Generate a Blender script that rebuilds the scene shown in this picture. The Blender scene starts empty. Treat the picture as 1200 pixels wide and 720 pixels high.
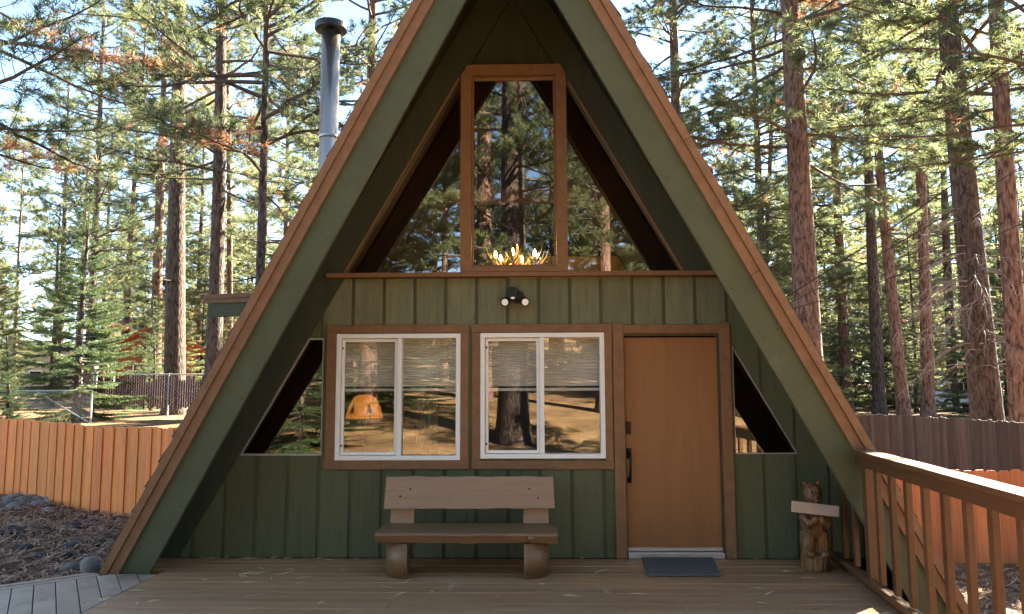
import bpy, bmesh, math, random
import numpy as np
from mathutils import Vector, Matrix, noise
random.seed(7); rng = np.random.default_rng(7)
S = bpy.context.scene
C = S.collection
# ------------------------------------------------------------------ camera
CAM = np.array([0.185, -7.38, 1.66]); YAW, PITCH, ROLL, FPX = -1.5, 5.8, -0.2, 880.0
_y, _p, _r = (math.radians(a) for a in (YAW, PITCH, ROLL))
FW = np.array([math.sin(_y)*math.cos(_p), math.cos(_y)*math.cos(_p), math.sin(_p)])
_rt = np.array([math.cos(_y), -math.sin(_y), 0.0]); _up = np.cross(_rt, FW)
RT = _rt*math.cos(_r) + _up*math.sin(_r); UP = -_rt*math.sin(_r) + _up*math.cos(_r)
cd = bpy.data.cameras.new('camera'); cd.sensor_width = 36; cd.lens = FPX/1200*36; cd.clip_end = 2000; cd.clip_start = .05
cam = bpy.data.objects.new('camera', cd); C.objects.link(cam)
cam.matrix_world = Matrix(((RT[0], UP[0], -FW[0], CAM[0]), (RT[1], UP[1], -FW[1], CAM[1]), (RT[2], UP[2], -FW[2], CAM[2]), (0, 0, 0, 1)))
S.camera = cam
def ray(px, py): return RT*(px-600)/FPX - UP*(py-360)/FPX + FW
def at(px, py, D): return CAM + ray(px, py)*D          # a place in the yard at distance D along the view
# ------------------------------------------------------------------ light
SUN_AZ, SUN_EL = math.radians(47), math.radians(31)      # azimuth from +Y towards +X : behind the cabin, to the right
SUN = Vector((math.sin(SUN_AZ)*math.cos(SUN_EL), math.cos(SUN_AZ)*math.cos(SUN_EL), math.sin(SUN_EL)))
W = bpy.data.worlds.new('World'); S.world = W; W.use_nodes = True
nt = W.node_tree; bg = nt.nodes['Background']; sky = nt.nodes.new('ShaderNodeTexSky'); sky.sky_type = 'NISHITA'
sky.sun_disc = False; sky.sun_elevation = SUN_EL; sky.sun_rotation = SUN_AZ; sky.altitude = 1900; sky.air_density = 1.0; sky.dust_density = 0; sky.ozone_density = 3.0
nt.links.new(sky.outputs[0], bg.inputs[0]); bg.inputs[1].default_value = 0.052
sl = bpy.data.lights.new('sun', 'SUN'); sl.energy = 5.0; sl.angle = math.radians(.53); sl.color = (1, .93, .82)
so = bpy.data.objects.new('sun', sl); C.objects.link(so); so.rotation_euler = SUN.to_track_quat('Z', 'Y').to_euler()
S.view_settings.view_transform = 'Standard'; S.view_settings.look = 'None'; S.view_settings.gamma = 1
S.view_settings.use_curve_mapping = False; S.view_settings.exposure = 3.9
S.view_settings.use_white_balance = True; S.view_settings.white_balance_temperature = 7450; S.view_settings.white_balance_tint = 6
S.cycles.use_denoising = True; S.cycles.max_bounces = 8; S.cycles.transparent_max_bounces = 12
S.cycles.caustics_reflective = False; S.cycles.caustics_refractive = False; S.cycles.sample_clamp_indirect = 6
# ------------------------------------------------------------------ materials
def N(nt, t, **k):
    n = nt.nodes.new(t)
    for a, v in k.items(): setattr(n, a, v)
    return n
def M(name, col, rough=.6, var=.2, scale=6, stretch=(1, 1, 1), bump=.15, bscale=40, bstretch=None, objvar=.0, spec=.4, metal=0,
      wear=None, wscale=3, wlo=.55, whi=.7, coord='Object', bdist=.01, hue=0):
    m = bpy.data.materials.new(name); m.use_nodes = True; t = m.node_tree; L = t.links.new
    b = t.nodes['Principled BSDF']; b.inputs['Roughness'].default_value = rough; b.inputs['Metallic'].default_value = metal
    b.inputs['Specular IOR Level'].default_value = spec
    tc = N(t, 'ShaderNodeTexCoord'); mp = N(t, 'ShaderNodeMapping'); mp.inputs['Scale'].default_value = stretch; L(tc.outputs[coord], mp.inputs[0])
    oi = N(t, 'ShaderNodeObjectInfo')
    ad = N(t, 'ShaderNodeVectorMath', operation='MULTIPLY_ADD'); ad.inputs[1].default_value = (37, 17, 29)
    L(oi.outputs['Random'], ad.inputs[0]); L(mp.outputs[0], ad.inputs[2])
    n1 = N(t, 'ShaderNodeTexNoise'); n1.inputs['Scale'].default_value = scale; n1.inputs['Detail'].default_value = 7; n1.inputs['Roughness'].default_value = .65
    L(ad.outputs[0], n1.inputs['Vector'])
    mr = N(t, 'ShaderNodeMapRange'); mr.inputs[1].default_value = .28; mr.inputs[2].default_value = .72; mr.inputs[3].default_value = 1-var; mr.inputs[4].default_value = 1+var
    L(n1.outputs[0], mr.inputs[0])
    hs = N(t, 'ShaderNodeHueSaturation'); hs.inputs['Color'].default_value = (*col, 1); L(mr.outputs[0], hs.inputs['Value'])
    src = hs.outputs[0]
    if wear:
        n3 = N(t, 'ShaderNodeTexNoise'); n3.inputs['Scale'].default_value = wscale; n3.inputs['Detail'].default_value = 8; n3.inputs['Roughness'].default_value = .7
        L(ad.outputs[0], n3.inputs['Vector'])
        m3 = N(t, 'ShaderNodeMapRange'); m3.inputs[1].default_value = wlo; m3.inputs[2].default_value = whi; L(n3.outputs[0], m3.inputs[0])
        mx = N(t, 'ShaderNodeMix', data_type='RGBA'); L(m3.outputs[0], mx.inputs['Factor']); L(src, mx.inputs['A']); mx.inputs['B'].default_value = (*wear, 1)
        src = mx.outputs['Result']
    if objvar:
        h2 = N(t, 'ShaderNodeHueSaturation'); m2 = N(t, 'ShaderNodeMapRange'); m2.inputs[3].default_value = 1-objvar; m2.inputs[4].default_value = 1+objvar
        L(oi.outputs['Random'], m2.inputs[0]); L(m2.outputs[0], h2.inputs['Value']); L(src, h2.inputs['Color'])
        if hue:
            wn = N(t, 'ShaderNodeTexWhiteNoise', noise_dimensions='1D'); L(oi.outputs['Random'], wn.inputs['W'])
            m4 = N(t, 'ShaderNodeMapRange'); m4.inputs[3].default_value = .5-hue; m4.inputs[4].default_value = .5+hue
            L(wn.outputs['Value'], m4.inputs[0]); L(m4.outputs[0], h2.inputs['Hue'])
        src = h2.outputs[0]
    L(src, b.inputs['Base Color'])
    if bump:
        mp2 = N(t, 'ShaderNodeMapping'); mp2.inputs['Scale'].default_value = bstretch or stretch; L(tc.outputs[coord], mp2.inputs[0])
        n2 = N(t, 'ShaderNodeTexNoise'); n2.inputs['Scale'].default_value = bscale; n2.inputs['Detail'].default_value = 6; L(mp2.outputs[0], n2.inputs['Vector'])
        bp = N(t, 'ShaderNodeBump'); bp.inputs['Strength'].default_value = bump; bp.inputs['Distance'].default_value = bdist
        L(n2.outputs[0], bp.inputs['Height']); L(bp.outputs[0], b.inputs['Normal'])
        r2 = N(t, 'ShaderNodeMapRange'); r2.inputs[3].default_value = max(.02, rough-.12); r2.inputs[4].default_value = min(1, rough+.12)
        L(n1.outputs[0], r2.inputs[0]); L(r2.outputs[0], b.inputs['Roughness'])
    return m
VG = (3, 3, .35)      # grain running up
HG = (.35, 3, 3)      # grain running across
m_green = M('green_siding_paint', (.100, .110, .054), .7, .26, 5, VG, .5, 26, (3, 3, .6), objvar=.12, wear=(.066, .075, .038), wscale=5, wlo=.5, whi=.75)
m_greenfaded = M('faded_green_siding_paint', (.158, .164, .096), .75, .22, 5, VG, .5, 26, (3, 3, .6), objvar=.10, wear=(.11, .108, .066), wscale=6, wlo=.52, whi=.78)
m_greenshade = M('shaded_green_paint', (.042, .048, .026), .7, .2, 5, VG, .4, 26, (3, 3, .6))  # shade of the recess under the peak painted into the green
m_greenbeam = M('green_beam_paint', (.074, .084, .042), .6, .14, 4, (1, 1, 1), .25, 14, (1, 1, 1), wear=(.115, .118, .070), wscale=2.5, wlo=.58, whi=.8)
m_soffit = M('shaded_green_soffit', (.024, .027, .016), .7, .2, 4, (3, .4, 3), .3, 20, (3, .4, 3), objvar=.2)  # green blackened to imitate the shade under the roof
m_trim = M('brown_trim_paint', (.222, .114, .056), .6, .2, 5, (2, 2, 2), .4, 30, (1.2, 1.2, 1.2), objvar=.08, wear=(.15, .075, .04), wscale=6, wlo=.58, whi=.75)
m_door = M('ochre_door_paint', (.275, .125, .050), .42, .09, 3, (5, 5, .4), .12, 40, (5, 5, .25), wear=(.22, .10, .042), wscale=1.6, wlo=.5, whi=.75)
m_jamb = M('olive_jamb_paint', (.075, .060, .025), .6, .2, 8, VG, .2, 40)
m_white = M('white_vinyl', (.85, .85, .83), .35, .03, 6, (1, 1, 1), .03, 60)
m_alu = M('mill_aluminium', (.55, .55, .57), .35, .12, 30, (.2, 3, 3), .1, 50, metal=.7)
m_black = M('black_metal', (.012, .012, .013), .35, .2, 20, bump=.05)
m_bronze = M('dark_bronze', (.018, .013, .011), .3, .3, 20, bump=.08, metal=.6)
m_deck = M('brown_deck_stain', (.36, .185, .090), .42, .22, 3, (.5, 4, 4), .35, 16, (.6, 6, 6), objvar=.13, wear=(.38, .245, .15), wscale=2.2, wlo=.52, whi=.72, bdist=.006)
m_deckold = M('grey_worn_deck_stain', (.32, .22, .155), .4, .25, 3, (1.5, 1.5, 4), .35, 16, (2, 2, 2), objvar=.16, wear=(.15, .10, .07), wscale=2.5, wlo=.5, whi=.7, bdist=.006)
m_rail = M('redwood_rail_stain', (.115, .050, .020), .42, .2, 5, (2, 2, 2), .25, 30, objvar=.14)
m_bench = M('bench_stain', (.19, .105, .050), .42, .22, 4, (.5, 4, 3), .35, 22, (.4, 4, 3), wear=(.13, .07, .03), wscale=3, wlo=.55, whi=.75)
m_bback = M('bench_back_stain', (.31, .20, .128), .55, .16, 4, (.35, 4, 4), .3, 22, (.4, 4, 4), wear=(.2, .13, .085), wscale=4, wlo=.55, whi=.75)
m_cedar = M('fresh_cedar', (.76, .225, .048), .7, .2, 4, (6, 6, .5), .35, 26, (6, 6, .4), objvar=.14, wear=(.46, .15, .05), wscale=3, wlo=.56, whi=.74, hue=.004)
m_cedar2 = M('red_cedar', (.56, .185, .066), .7, .18, 4, (6, 6, .5), .35, 26, (6, 6, .4), objvar=.16, wear=(.40, .125, .058), wscale=3, wlo=.56, whi=.74, hue=.004)
m_greyfence = M('weathered_grey_stake', (.105, .086, .066), .85, .3, 4, (6, 6, .4), .5, 20, (6, 6, .4), objvar=.3)
m_maroon = M('maroon_slat', (.060, .022, .028), .7, .2, 4, VG, .2, 20, objvar=.2)
m_galv = M('galvanised_steel', (.42, .43, .44), .45, .2, 20, bump=.1, metal=.5)
m_steel = M('stove_pipe_steel', (.50, .38, .29), .26, .12, 6, (1, 1, .2), .06, 10, metal=.95)
m_shingle = M('brown_shingle', (.075, .055, .045), .9, .35, 12, bump=.6, bscale=60, objvar=.2)
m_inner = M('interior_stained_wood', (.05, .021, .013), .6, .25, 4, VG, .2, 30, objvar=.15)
m_panel = M('interior_pine_plank', (.36, .20, .085), .55, .2, 4, VG, .15, 30, objvar=.15)
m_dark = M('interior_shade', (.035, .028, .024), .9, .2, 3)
m_curtain = M('curtain_cloth', (.22, .17, .12), .9, .15, 10, VG, .2, 60)
m_bear = M('carved_log_varnish', (.165, .083, .033), .38, .35, 9, (2, 2, .8), .5, 30, (3, 3, .7), wear=(.055, .026, .012), wscale=7, wlo=.52, whi=.68)
m_beardk = M('charred_carving', (.022, .013, .009), .6, .2)
m_sign = M('pale_plank', (.50, .40, .34), .75, .12, 4, (.4, 4, 4), .2, 30, (.5, 5, 5))
m_mat = M('blue_grey_mat', (.088, .090, .080), .95, .35, 40, bump=.8, bscale=120, wear=(.16, .165, .155), wscale=18, wlo=.55, whi=.75)
m_rock = M('river_stone', (.19, .175, .152), .8, .3, 6, bump=.5, bscale=14, objvar=.45)
m_lava = M('dark_stone', (.035, .030, .030), .9, .35, 8, bump=.6, bscale=16, objvar=.3)
def straw(name, c0, c1, c2):
    m = bpy.data.materials.new(name); m.use_nodes = True; t = m.node_tree; b = t.nodes['Principled BSDF']; b.inputs['Roughness'].default_value = .7
    a = N(t, 'ShaderNodeAttribute', attribute_name='tint'); cr = N(t, 'ShaderNodeValToRGB'); e = cr.color_ramp.elements
    e[0].color = (*c0, 1); e[1].color = (*c2, 1); x = e.new(.55); x.color = (*c1, 1); t.links.new(a.outputs['Fac'], cr.inputs[0]); t.links.new(cr.outputs[0], b.inputs['Base Color']); return m
m_straw = M('dry_needle_straw', (.62, .44, .24), .7, .3, 30, bump=0)
m_needlebrown = straw('fallen_needle', (.055, .030, .022), (.30, .135, .070), (.62, .36, .20))
m_antler = M('antler', (.42, .27, .12), .5, .25, 20, bump=.2)
m_wire = M('cable_rubber', (.015, .015, .016), .6, .1, bump=0)
m_redwall = M('rust_red_siding', (.28, .085, .035), .7, .15, 3, VG, .2, 10, objvar=.05)
m_tan = M('tan_siding', (.40, .33, .25), .7, .15, 3, VG, .2, 10)
m_roofgrey = M('grey_roofing', (.12, .11, .105), .85, .25, 8, bump=.4)
m_carpaint = M('pale_car_paint', (.50, .56, .62), .25, .05, bump=0, spec=.6)
m_tyre = M('tyre_rubber', (.02, .02, .02), .8, .1, bump=0)
def bark(name, c1, c2, c3, vs=5.0):
    m = bpy.data.materials.new(name); m.use_nodes = True; t = m.node_tree; L = t.links.new; b = t.nodes['Principled BSDF']
    b.inputs['Roughness'].default_value = .9; b.inputs['Specular IOR Level'].default_value = .2
    tc = N(t, 'ShaderNodeTexCoord'); mp = N(t, 'ShaderNodeMapping'); mp.inputs['Scale'].default_value = (1.6, 1.6, .42); L(tc.outputs['Object'], mp.inputs[0])
    oi = N(t, 'ShaderNodeObjectInfo'); ad = N(t, 'ShaderNodeVectorMath', operation='MULTIPLY_ADD'); ad.inputs[1].default_value = (31, 11, 23)
    L(oi.outputs['Random'], ad.inputs[0]); L(mp.outputs[0], ad.inputs[2])
    ns = N(t, 'ShaderNodeTexNoise'); ns.inputs['Scale'].default_value = 5; ns.inputs['Detail'].default_value = 4; L(ad.outputs[0], ns.inputs['Vector'])
    mv = N(t, 'ShaderNodeVectorMath', operation='MULTIPLY_ADD'); mv.inputs[1].default_value = (.25, .25, .25); L(ns.outputs['Color'], mv.inputs[0]); L(ad.outputs[0], mv.inputs[2])
    vo = N(t, 'ShaderNodeTexVoronoi', feature='DISTANCE_TO_EDGE'); vo.inputs['Scale'].default_value = vs; L(mv.outputs[0], vo.inputs['Vector'])
    cr = N(t, 'ShaderNodeValToRGB'); cr.color_ramp.elements[0].color = (*c1, 1); cr.color_ramp.elements[0].position = .02
    cr.color_ramp.elements[1].color = (*c2, 1); cr.color_ramp.elements[1].position = .16; L(vo.outputs['Distance'], cr.inputs[0])
    n2 = N(t, 'ShaderNodeTexNoise'); n2.inputs['Scale'].default_value = 9; n2.inputs['Detail'].default_value = 8; L(ad.outputs[0], n2.inputs['Vector'])
    m3 = N(t, 'ShaderNodeMapRange'); m3.inputs[1].default_value = .42; m3.inputs[2].default_value = .68; L(n2.outputs[0], m3.inputs[0])
    mx = N(t, 'ShaderNodeMix', data_type='RGBA'); L(m3.outputs[0], mx.inputs['Factor']); L(cr.outputs[0], mx.inputs['A']); mx.inputs['B'].default_value = (*c3, 1)
    h2 = N(t, 'ShaderNodeHueSaturation'); m2 = N(t, 'ShaderNodeMapRange'); m2.inputs[3].default_value = .8; m2.inputs[4].default_value = 1.25
    L(oi.outputs['Random'], m2.inputs[0]); L(m2.outputs[0], h2.inputs['Value']); L(mx.outputs['Result'], h2.inputs['Color']); L(h2.outputs[0], b.inputs['Base Color'])
    bp = N(t, 'ShaderNodeBump'); bp.inputs['Strength'].default_value = 1; bp.inputs['Distance'].default_value = .05
    mm = N(t, 'ShaderNodeMath', operation='MULTIPLY_ADD'); mm.inputs[1].default_value = .35; L(n2.outputs[0], mm.inputs[0]); L(vo.outputs['Distance'], mm.inputs[2])
    L(mm.outputs[0], bp.inputs['Height']); L(bp.outputs[0], b.inputs['Normal'])
    return m
m_bark = bark('jeffrey_pine_bark', (.030, .018, .014), (.135, .072, .052), (.20, .125, .100))
m_bark2 = bark('dark_pine_bark', (.020, .015, .013), (.080, .055, .045), (.125, .095, .082), 7)
m_twig = M('limb_bark', (.075, .055, .046), .9, .3, 8, bump=.3)
m_dead = M('dead_grey_limb', (.24, .195, .18), .9, .3, 8, bump=.2)
def foliage(name, cols, trans=.45, objvar=.18):
    m = bpy.data.materials.new(name); m.use_nodes = True; t = m.node_tree; L = t.links.new
    for n in list(t.nodes): t.nodes.remove(n)
    out = N(t, 'ShaderNodeOutputMaterial'); at_ = N(t, 'ShaderNodeAttribute', attribute_name='tint')
    cr = N(t, 'ShaderNodeValToRGB'); e = cr.color_ramp.elements
    e[0].position = 0; e[0].color = (*cols[0], 1); e[1].position = .5; e[1].color = (*cols[1], 1)
    x = e.new(.9); x.color = (*cols[2], 1); x = e.new(.97); x.color = (*cols[3], 1); L(at_.outputs['Fac'], cr.inputs[0])
    oi = N(t, 'ShaderNodeObjectInfo'); h2 = N(t, 'ShaderNodeHueSaturation'); m2 = N(t, 'ShaderNodeMapRange'); m2.inputs[3].default_value = 1-objvar; m2.inputs[4].default_value = 1+objvar
    L(oi.outputs['Random'], m2.inputs[0]); L(m2.outputs[0], h2.inputs['Value']); L(cr.outputs[0], h2.inputs['Color'])
    d = N(t, 'ShaderNodeBsdfPrincipled'); d.inputs['Roughness'].default_value = .5; d.inputs['Specular IOR Level'].default_value = .35; L(h2.outputs[0], d.inputs['Base Color'])
    tr = N(t, 'ShaderNodeBsdfTranslucent'); h3 = N(t, 'ShaderNodeHueSaturation'); h3.inputs['Value'].default_value = 1.6; h3.inputs['Hue'].default_value = .485
    L(h2.outputs[0], h3.inputs['Color']); L(h3.outputs[0], tr.inputs[0])
    mx = N(t, 'ShaderNodeMixShader'); mx.inputs[0].default_value = trans; L(d.outputs[0], mx.inputs[1]); L(tr.outputs[0], mx.inputs[2]); L(mx.outputs[0], out.inputs[0])
    return m
m_pine = foliage('pine_needle_green', ((.056, .082, .046), (.108, .138, .068), (.195, .205, .088), (.33, .19, .10)), .5)
m_fir = foliage('fir_needle_green', ((.035, .062, .032), (.06, .095, .040), (.11, .145, .05), (.16, .16, .06)), .35)
def glass(name, f0=.135, tint=.95):
    m = bpy.data.materials.new(name); m.use_nodes = True; t = m.node_tree; L = t.links.new
    for n in list(t.nodes): t.nodes.remove(n)
    out = N(t, 'ShaderNodeOutputMaterial'); lw = N(t, 'ShaderNodeLayerWeight'); pw = N(t, 'ShaderNodeMath', operation='POWER'); pw.inputs[1].default_value = 5; L(lw.outputs['Facing'], pw.inputs[0])
    fr = N(t, 'ShaderNodeMapRange'); fr.inputs[3].default_value = f0; fr.inputs[4].default_value = 1.0; L(pw.outputs[0], fr.inputs[0])      # reflectance of the pane, equal from both sides
    tp = N(t, 'ShaderNodeBsdfTransparent'); tp.inputs[0].default_value = (tint, tint, tint*.98, 1); g = N(t, 'ShaderNodeBsdfGlossy'); g.inputs['Roughness'].default_value = .0
    mx = N(t, 'ShaderNodeMixShader'); L(fr.outputs[0], mx.inputs[0]); L(tp.outputs[0], mx.inputs[1]); L(g.outputs[0], mx.inputs[2]); L(mx.outputs[0], out.inputs[0])
    return m
m_glass = glass('window_glass'); m_glassplain = glass('screened_glass', .10, .90)
def emis(name, col, s):
    m = bpy.data.materials.new(name); m.use_nodes = True; b = m.node_tree.nodes['Principled BSDF']
    b.inputs['Base Color'].default_value = (*col, 1); b.inputs['Emission Color'].default_value = (*col, 1); b.inputs['Emission Strength'].default_value = s
    return m
m_bulb = emis('lit_candle_bulb', (1, .62, .22), 8); m_shade = emis('lit_lamp_shade', (.80, .27, .05), .045)
m_lens = emis('floodlight_lens', (.7, .7, .69), .02)
def shade_mat():
    m = M('cellular_shade_cloth', (.80, .78, .73), .9, .06, 3, (1, 1, 1), .1, 80); return m
m_blind = shade_mat()
# ------------------------------------------------------------------ mesh helpers
class MB:
    def __init__(s): s.v = []; s.f = []
    def add(s, vs, fs):
        k = len(s.v); s.v += [tuple(v) for v in vs]; s.f += [tuple(i+k for i in f) for f in fs]; return s
    def box(s, x0, x1, y0, y1, z0, z1):
        return s.add([(x0, y0, z0), (x1, y0, z0), (x1, y1, z0), (x0, y1, z0), (x0, y0, z1), (x1, y0, z1), (x1, y1, z1), (x0, y1, z1)],
                     [(0, 3, 2, 1), (4, 5, 6, 7), (0, 1, 5, 4), (1, 2, 6, 5), (2, 3, 7, 6), (3, 0, 4, 7)])
    def hexa(s, P):   # 8 corners in box order
        return s.add(P, [(0, 3, 2, 1), (4, 5, 6, 7), (0, 1, 5, 4), (1, 2, 6, 5), (2, 3, 7, 6), (3, 0, 4, 7)])
    def prism(s, poly, a, b):    # two matching outlines of points
        n = len(a); k = list(a)+list(b)
        return s.add(k, [tuple(range(n))[::-1], tuple(range(n, 2*n))] + [(i, (i+1) % n, n+(i+1) % n, n+i) for i in range(n)])
    def xz(s, poly, y0, y1): return s.prism(poly, [(x, y0, z) for x, z in poly], [(x, y1, z) for x, z in poly])
    def xy(s, poly, z0, z1): return s.prism(poly, [(x, y, z0) for x, y in poly], [(x, y, z1) for x, y in poly])
    def tube(s, pts, rad, n=8, cap=True):
        pts = [Vector(p) for p in pts]; rad = [rad]*len(pts) if not hasattr(rad, '__len__') else rad; rings = []
        t0 = (pts[1]-pts[0]).normalized(); ref = Vector((0, 0, 1)) if abs(t0.z) < .9 else Vector((1, 0, 0)); u = t0.cross(ref).normalized()
        for i, p in enumerate(pts):
            t = (pts[min(i+1, len(pts)-1)]-pts[max(i-1, 0)]).normalized(); u = (u-t*u.dot(t)).normalized(); w = t.cross(u)
            rings.append([p+(u*math.cos(2*math.pi*k/n)+w*math.sin(2*math.pi*k/n))*rad[i] for k in range(n)])
        k0 = len(s.v); s.v += [tuple(q) for r in rings for q in r]
        for i in range(len(pts)-1):
            for k in range(n): s.f.append((k0+i*n+k, k0+i*n+(k+1) % n, k0+(i+1)*n+(k+1) % n, k0+(i+1)*n+k))
        if cap: s.f.append(tuple(k0+k for k in range(n))[::-1]); s.f.append(tuple(k0+(len(pts)-1)*n+k for k in range(n)))
        return s
    def ball(s, c, r, nu=12, nv=8):
        r = (r, r, r) if not hasattr(r, '__len__') else r; k0 = len(s.v)
        for j in range(nv+1):
            th = math.pi*j/nv
            for i in range(nu):
                ph = 2*math.pi*i/nu; s.v.append((c[0]+r[0]*math.sin(th)*math.cos(ph), c[1]+r[1]*math.sin(th)*math.sin(ph), c[2]+r[2]*math.cos(th)))
        for j in range(nv):
            for i in range(nu): s.f.append((k0+j*nu+i, k0+(j+1)*nu+i, k0+(j+1)*nu+(i+1) % nu, k0+j*nu+(i+1) % nu))
        return s
    def lathe(s, c, prof, n=20):
        return s.tube([(c[0], c[1], c[2]+z) for r, z in prof], [max(r, .0005) for r, z in prof], n)
    def mesh(s, name):
        me = bpy.data.meshes.new(name); me.from_pydata(s.v, [], s.f)
        bm = bmesh.new(); bm.from_mesh(me); bmesh.ops.recalc_face_normals(bm, faces=bm.faces); bm.to_mesh(me); bm.free(); return me
def put(name, me, mat, parent=None, loc=None, smooth=False):
    o = bpy.data.objects.new(name, me); C.objects.link(o)
    if mat and not me.materials: me.materials.append(mat)
    if smooth:
        for p in me.polygons: p.use_smooth = True
    if parent: o.parent = parent
    if loc is not None: o.location = loc
    return o
def obj(name, mb, mat, parent=None, org=(0, 0, 0), smooth=False, bevel=0):
    """One mesh object; points are given in the world, org is where its thing stands."""
    if parent is not None:
        mb.v = [(x-org[0], y-org[1], z-org[2]) for x, y, z in mb.v]
    o = put(name, mb.mesh(name), mat, parent, None, smooth)
    if bevel:
        b = o.modifiers.new('edge', 'BEVEL'); b.width = bevel; b.segments = 2; b.limit_method = 'ANGLE'
    return o
def tag(o, label=None, cat=None, group=None, kind=None):
    for k, v in (('label', label), ('category', cat), ('group', group), ('kind', kind)):
        if v: o[k] = v
    return o
def thing(name, label, cat, loc=(0, 0, 0), group=None):
    e = bpy.data.objects.new(name, None); C.objects.link(e); e.location = loc; e.empty_display_size = .2
    return tag(e, label, cat, group)
def sstep(a, b, x): t = min(1, max(0, (x-a)/(b-a))); return t*t*(3-2*t)
# ------------------------------------------------------------------ ground
def gz(x, y):
    side = sstep(-3.5, 3.4, x)
    h = -.13*(1-side) - .66*side
    back = sstep(9, 24, y); h = h*(1-back) + back*(.52*(1-sstep(-6, 14, x)) + .10*sstep(-6, 14, x))
    fr = sstep(-4.5, -9, y); h = h*(1-fr) + fr*(-.45)
    if y < -13: h += .13*(-13-y)*sstep(-13, -20, y) if y > -75 else .13*62
    far = sstep(30, 90, y); h += far*.6
    h += (noise.noise((x*.25, y*.25, 0))*.08 + noise.noise((x*.9, y*.9, 3))*.03)*sstep(4, 7, math.hypot(x, y-1) if y > -1 else abs(x)+1)
    return h
def axis(lo, hi, dense_lo, dense_hi, fine, coarse):
    a = []; v = lo
    while v < hi:
        a.append(v); v += fine if dense_lo <= v < dense_hi else coarse
    a.append(hi); return a
def build_ground():
    xs = axis(-400, 400, -22, 20, .5, 6); ys = axis(-300, 500, -24, 26, .5, 6)
    vs = [(x, y, gz(x, y)) for y in ys for x in xs]; n = len(xs)
    fs = [(j*n+i, j*n+i+1, (j+1)*n+i+1, (j+1)*n+i) for j in range(len(ys)-1) for i in range(n-1)]
    me = bpy.data.meshes.new('ground'); me.from_pydata(vs, [], fs)
    m = bpy.data.materials.new('pine_duff'); m.use_nodes = True; t = m.node_tree; L = t.links.new; b = t.nodes['Principled BSDF']; b.inputs['Roughness'].default_value = .95
    b.inputs['Specular IOR Level'].default_value = .15
    tc = N(t, 'ShaderNodeTexCoord')
    n1 = N(t, 'ShaderNodeTexNoise'); n1.inputs['Scale'].default_value = .7; n1.inputs['Detail'].default_value = 9; n1.inputs['Roughness'].default_value = .7; L(tc.outputs['Object'], n1.inputs['Vector'])
    n2 = N(t, 'ShaderNodeTexNoise'); n2.inputs['Scale'].default_value = 22; n2.inputs['Detail'].default_value = 8; n2.inputs['Roughness'].default_value = .8; L(tc.outputs['Object'], n2.inputs['Vector'])
    cr = N(t, 'ShaderNodeValToRGB'); e = cr.color_ramp.elements; e[0].position = .32; e[0].color = (.085, .052, .032, 1); e[1].position = .7; e[1].color = (.33, .215, .105, 1); x = e.new(.5); x.color = (.19, .115, .06, 1); L(n1.outputs[0], cr.inputs[0])
    mr = N(t, 'ShaderNodeMapRange'); mr.inputs[1].default_value = .3; mr.inputs[2].default_value = .7; mr.inputs[3].default_value = .5; mr.inputs[4].default_value = 1.45; L(n2.outputs[0], mr.inputs[0])
    hs = N(t, 'ShaderNodeHueSaturation'); L(cr.outputs[0], hs.inputs['Color']); L(mr.outputs[0], hs.inputs['Value']); L(hs.outputs[0], b.inputs['Base Color'])
    bp = N(t, 'ShaderNodeBump'); bp.inputs['Distance'].default_value = .04; bp.inputs['Strength'].default_value = .9; L(n2.outputs[0], bp.inputs['Height']); L(bp.outputs[0], b.inputs['Normal'])
    tag(put('ground', me, m, smooth=True), kind='structure')
build_ground()
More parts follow.
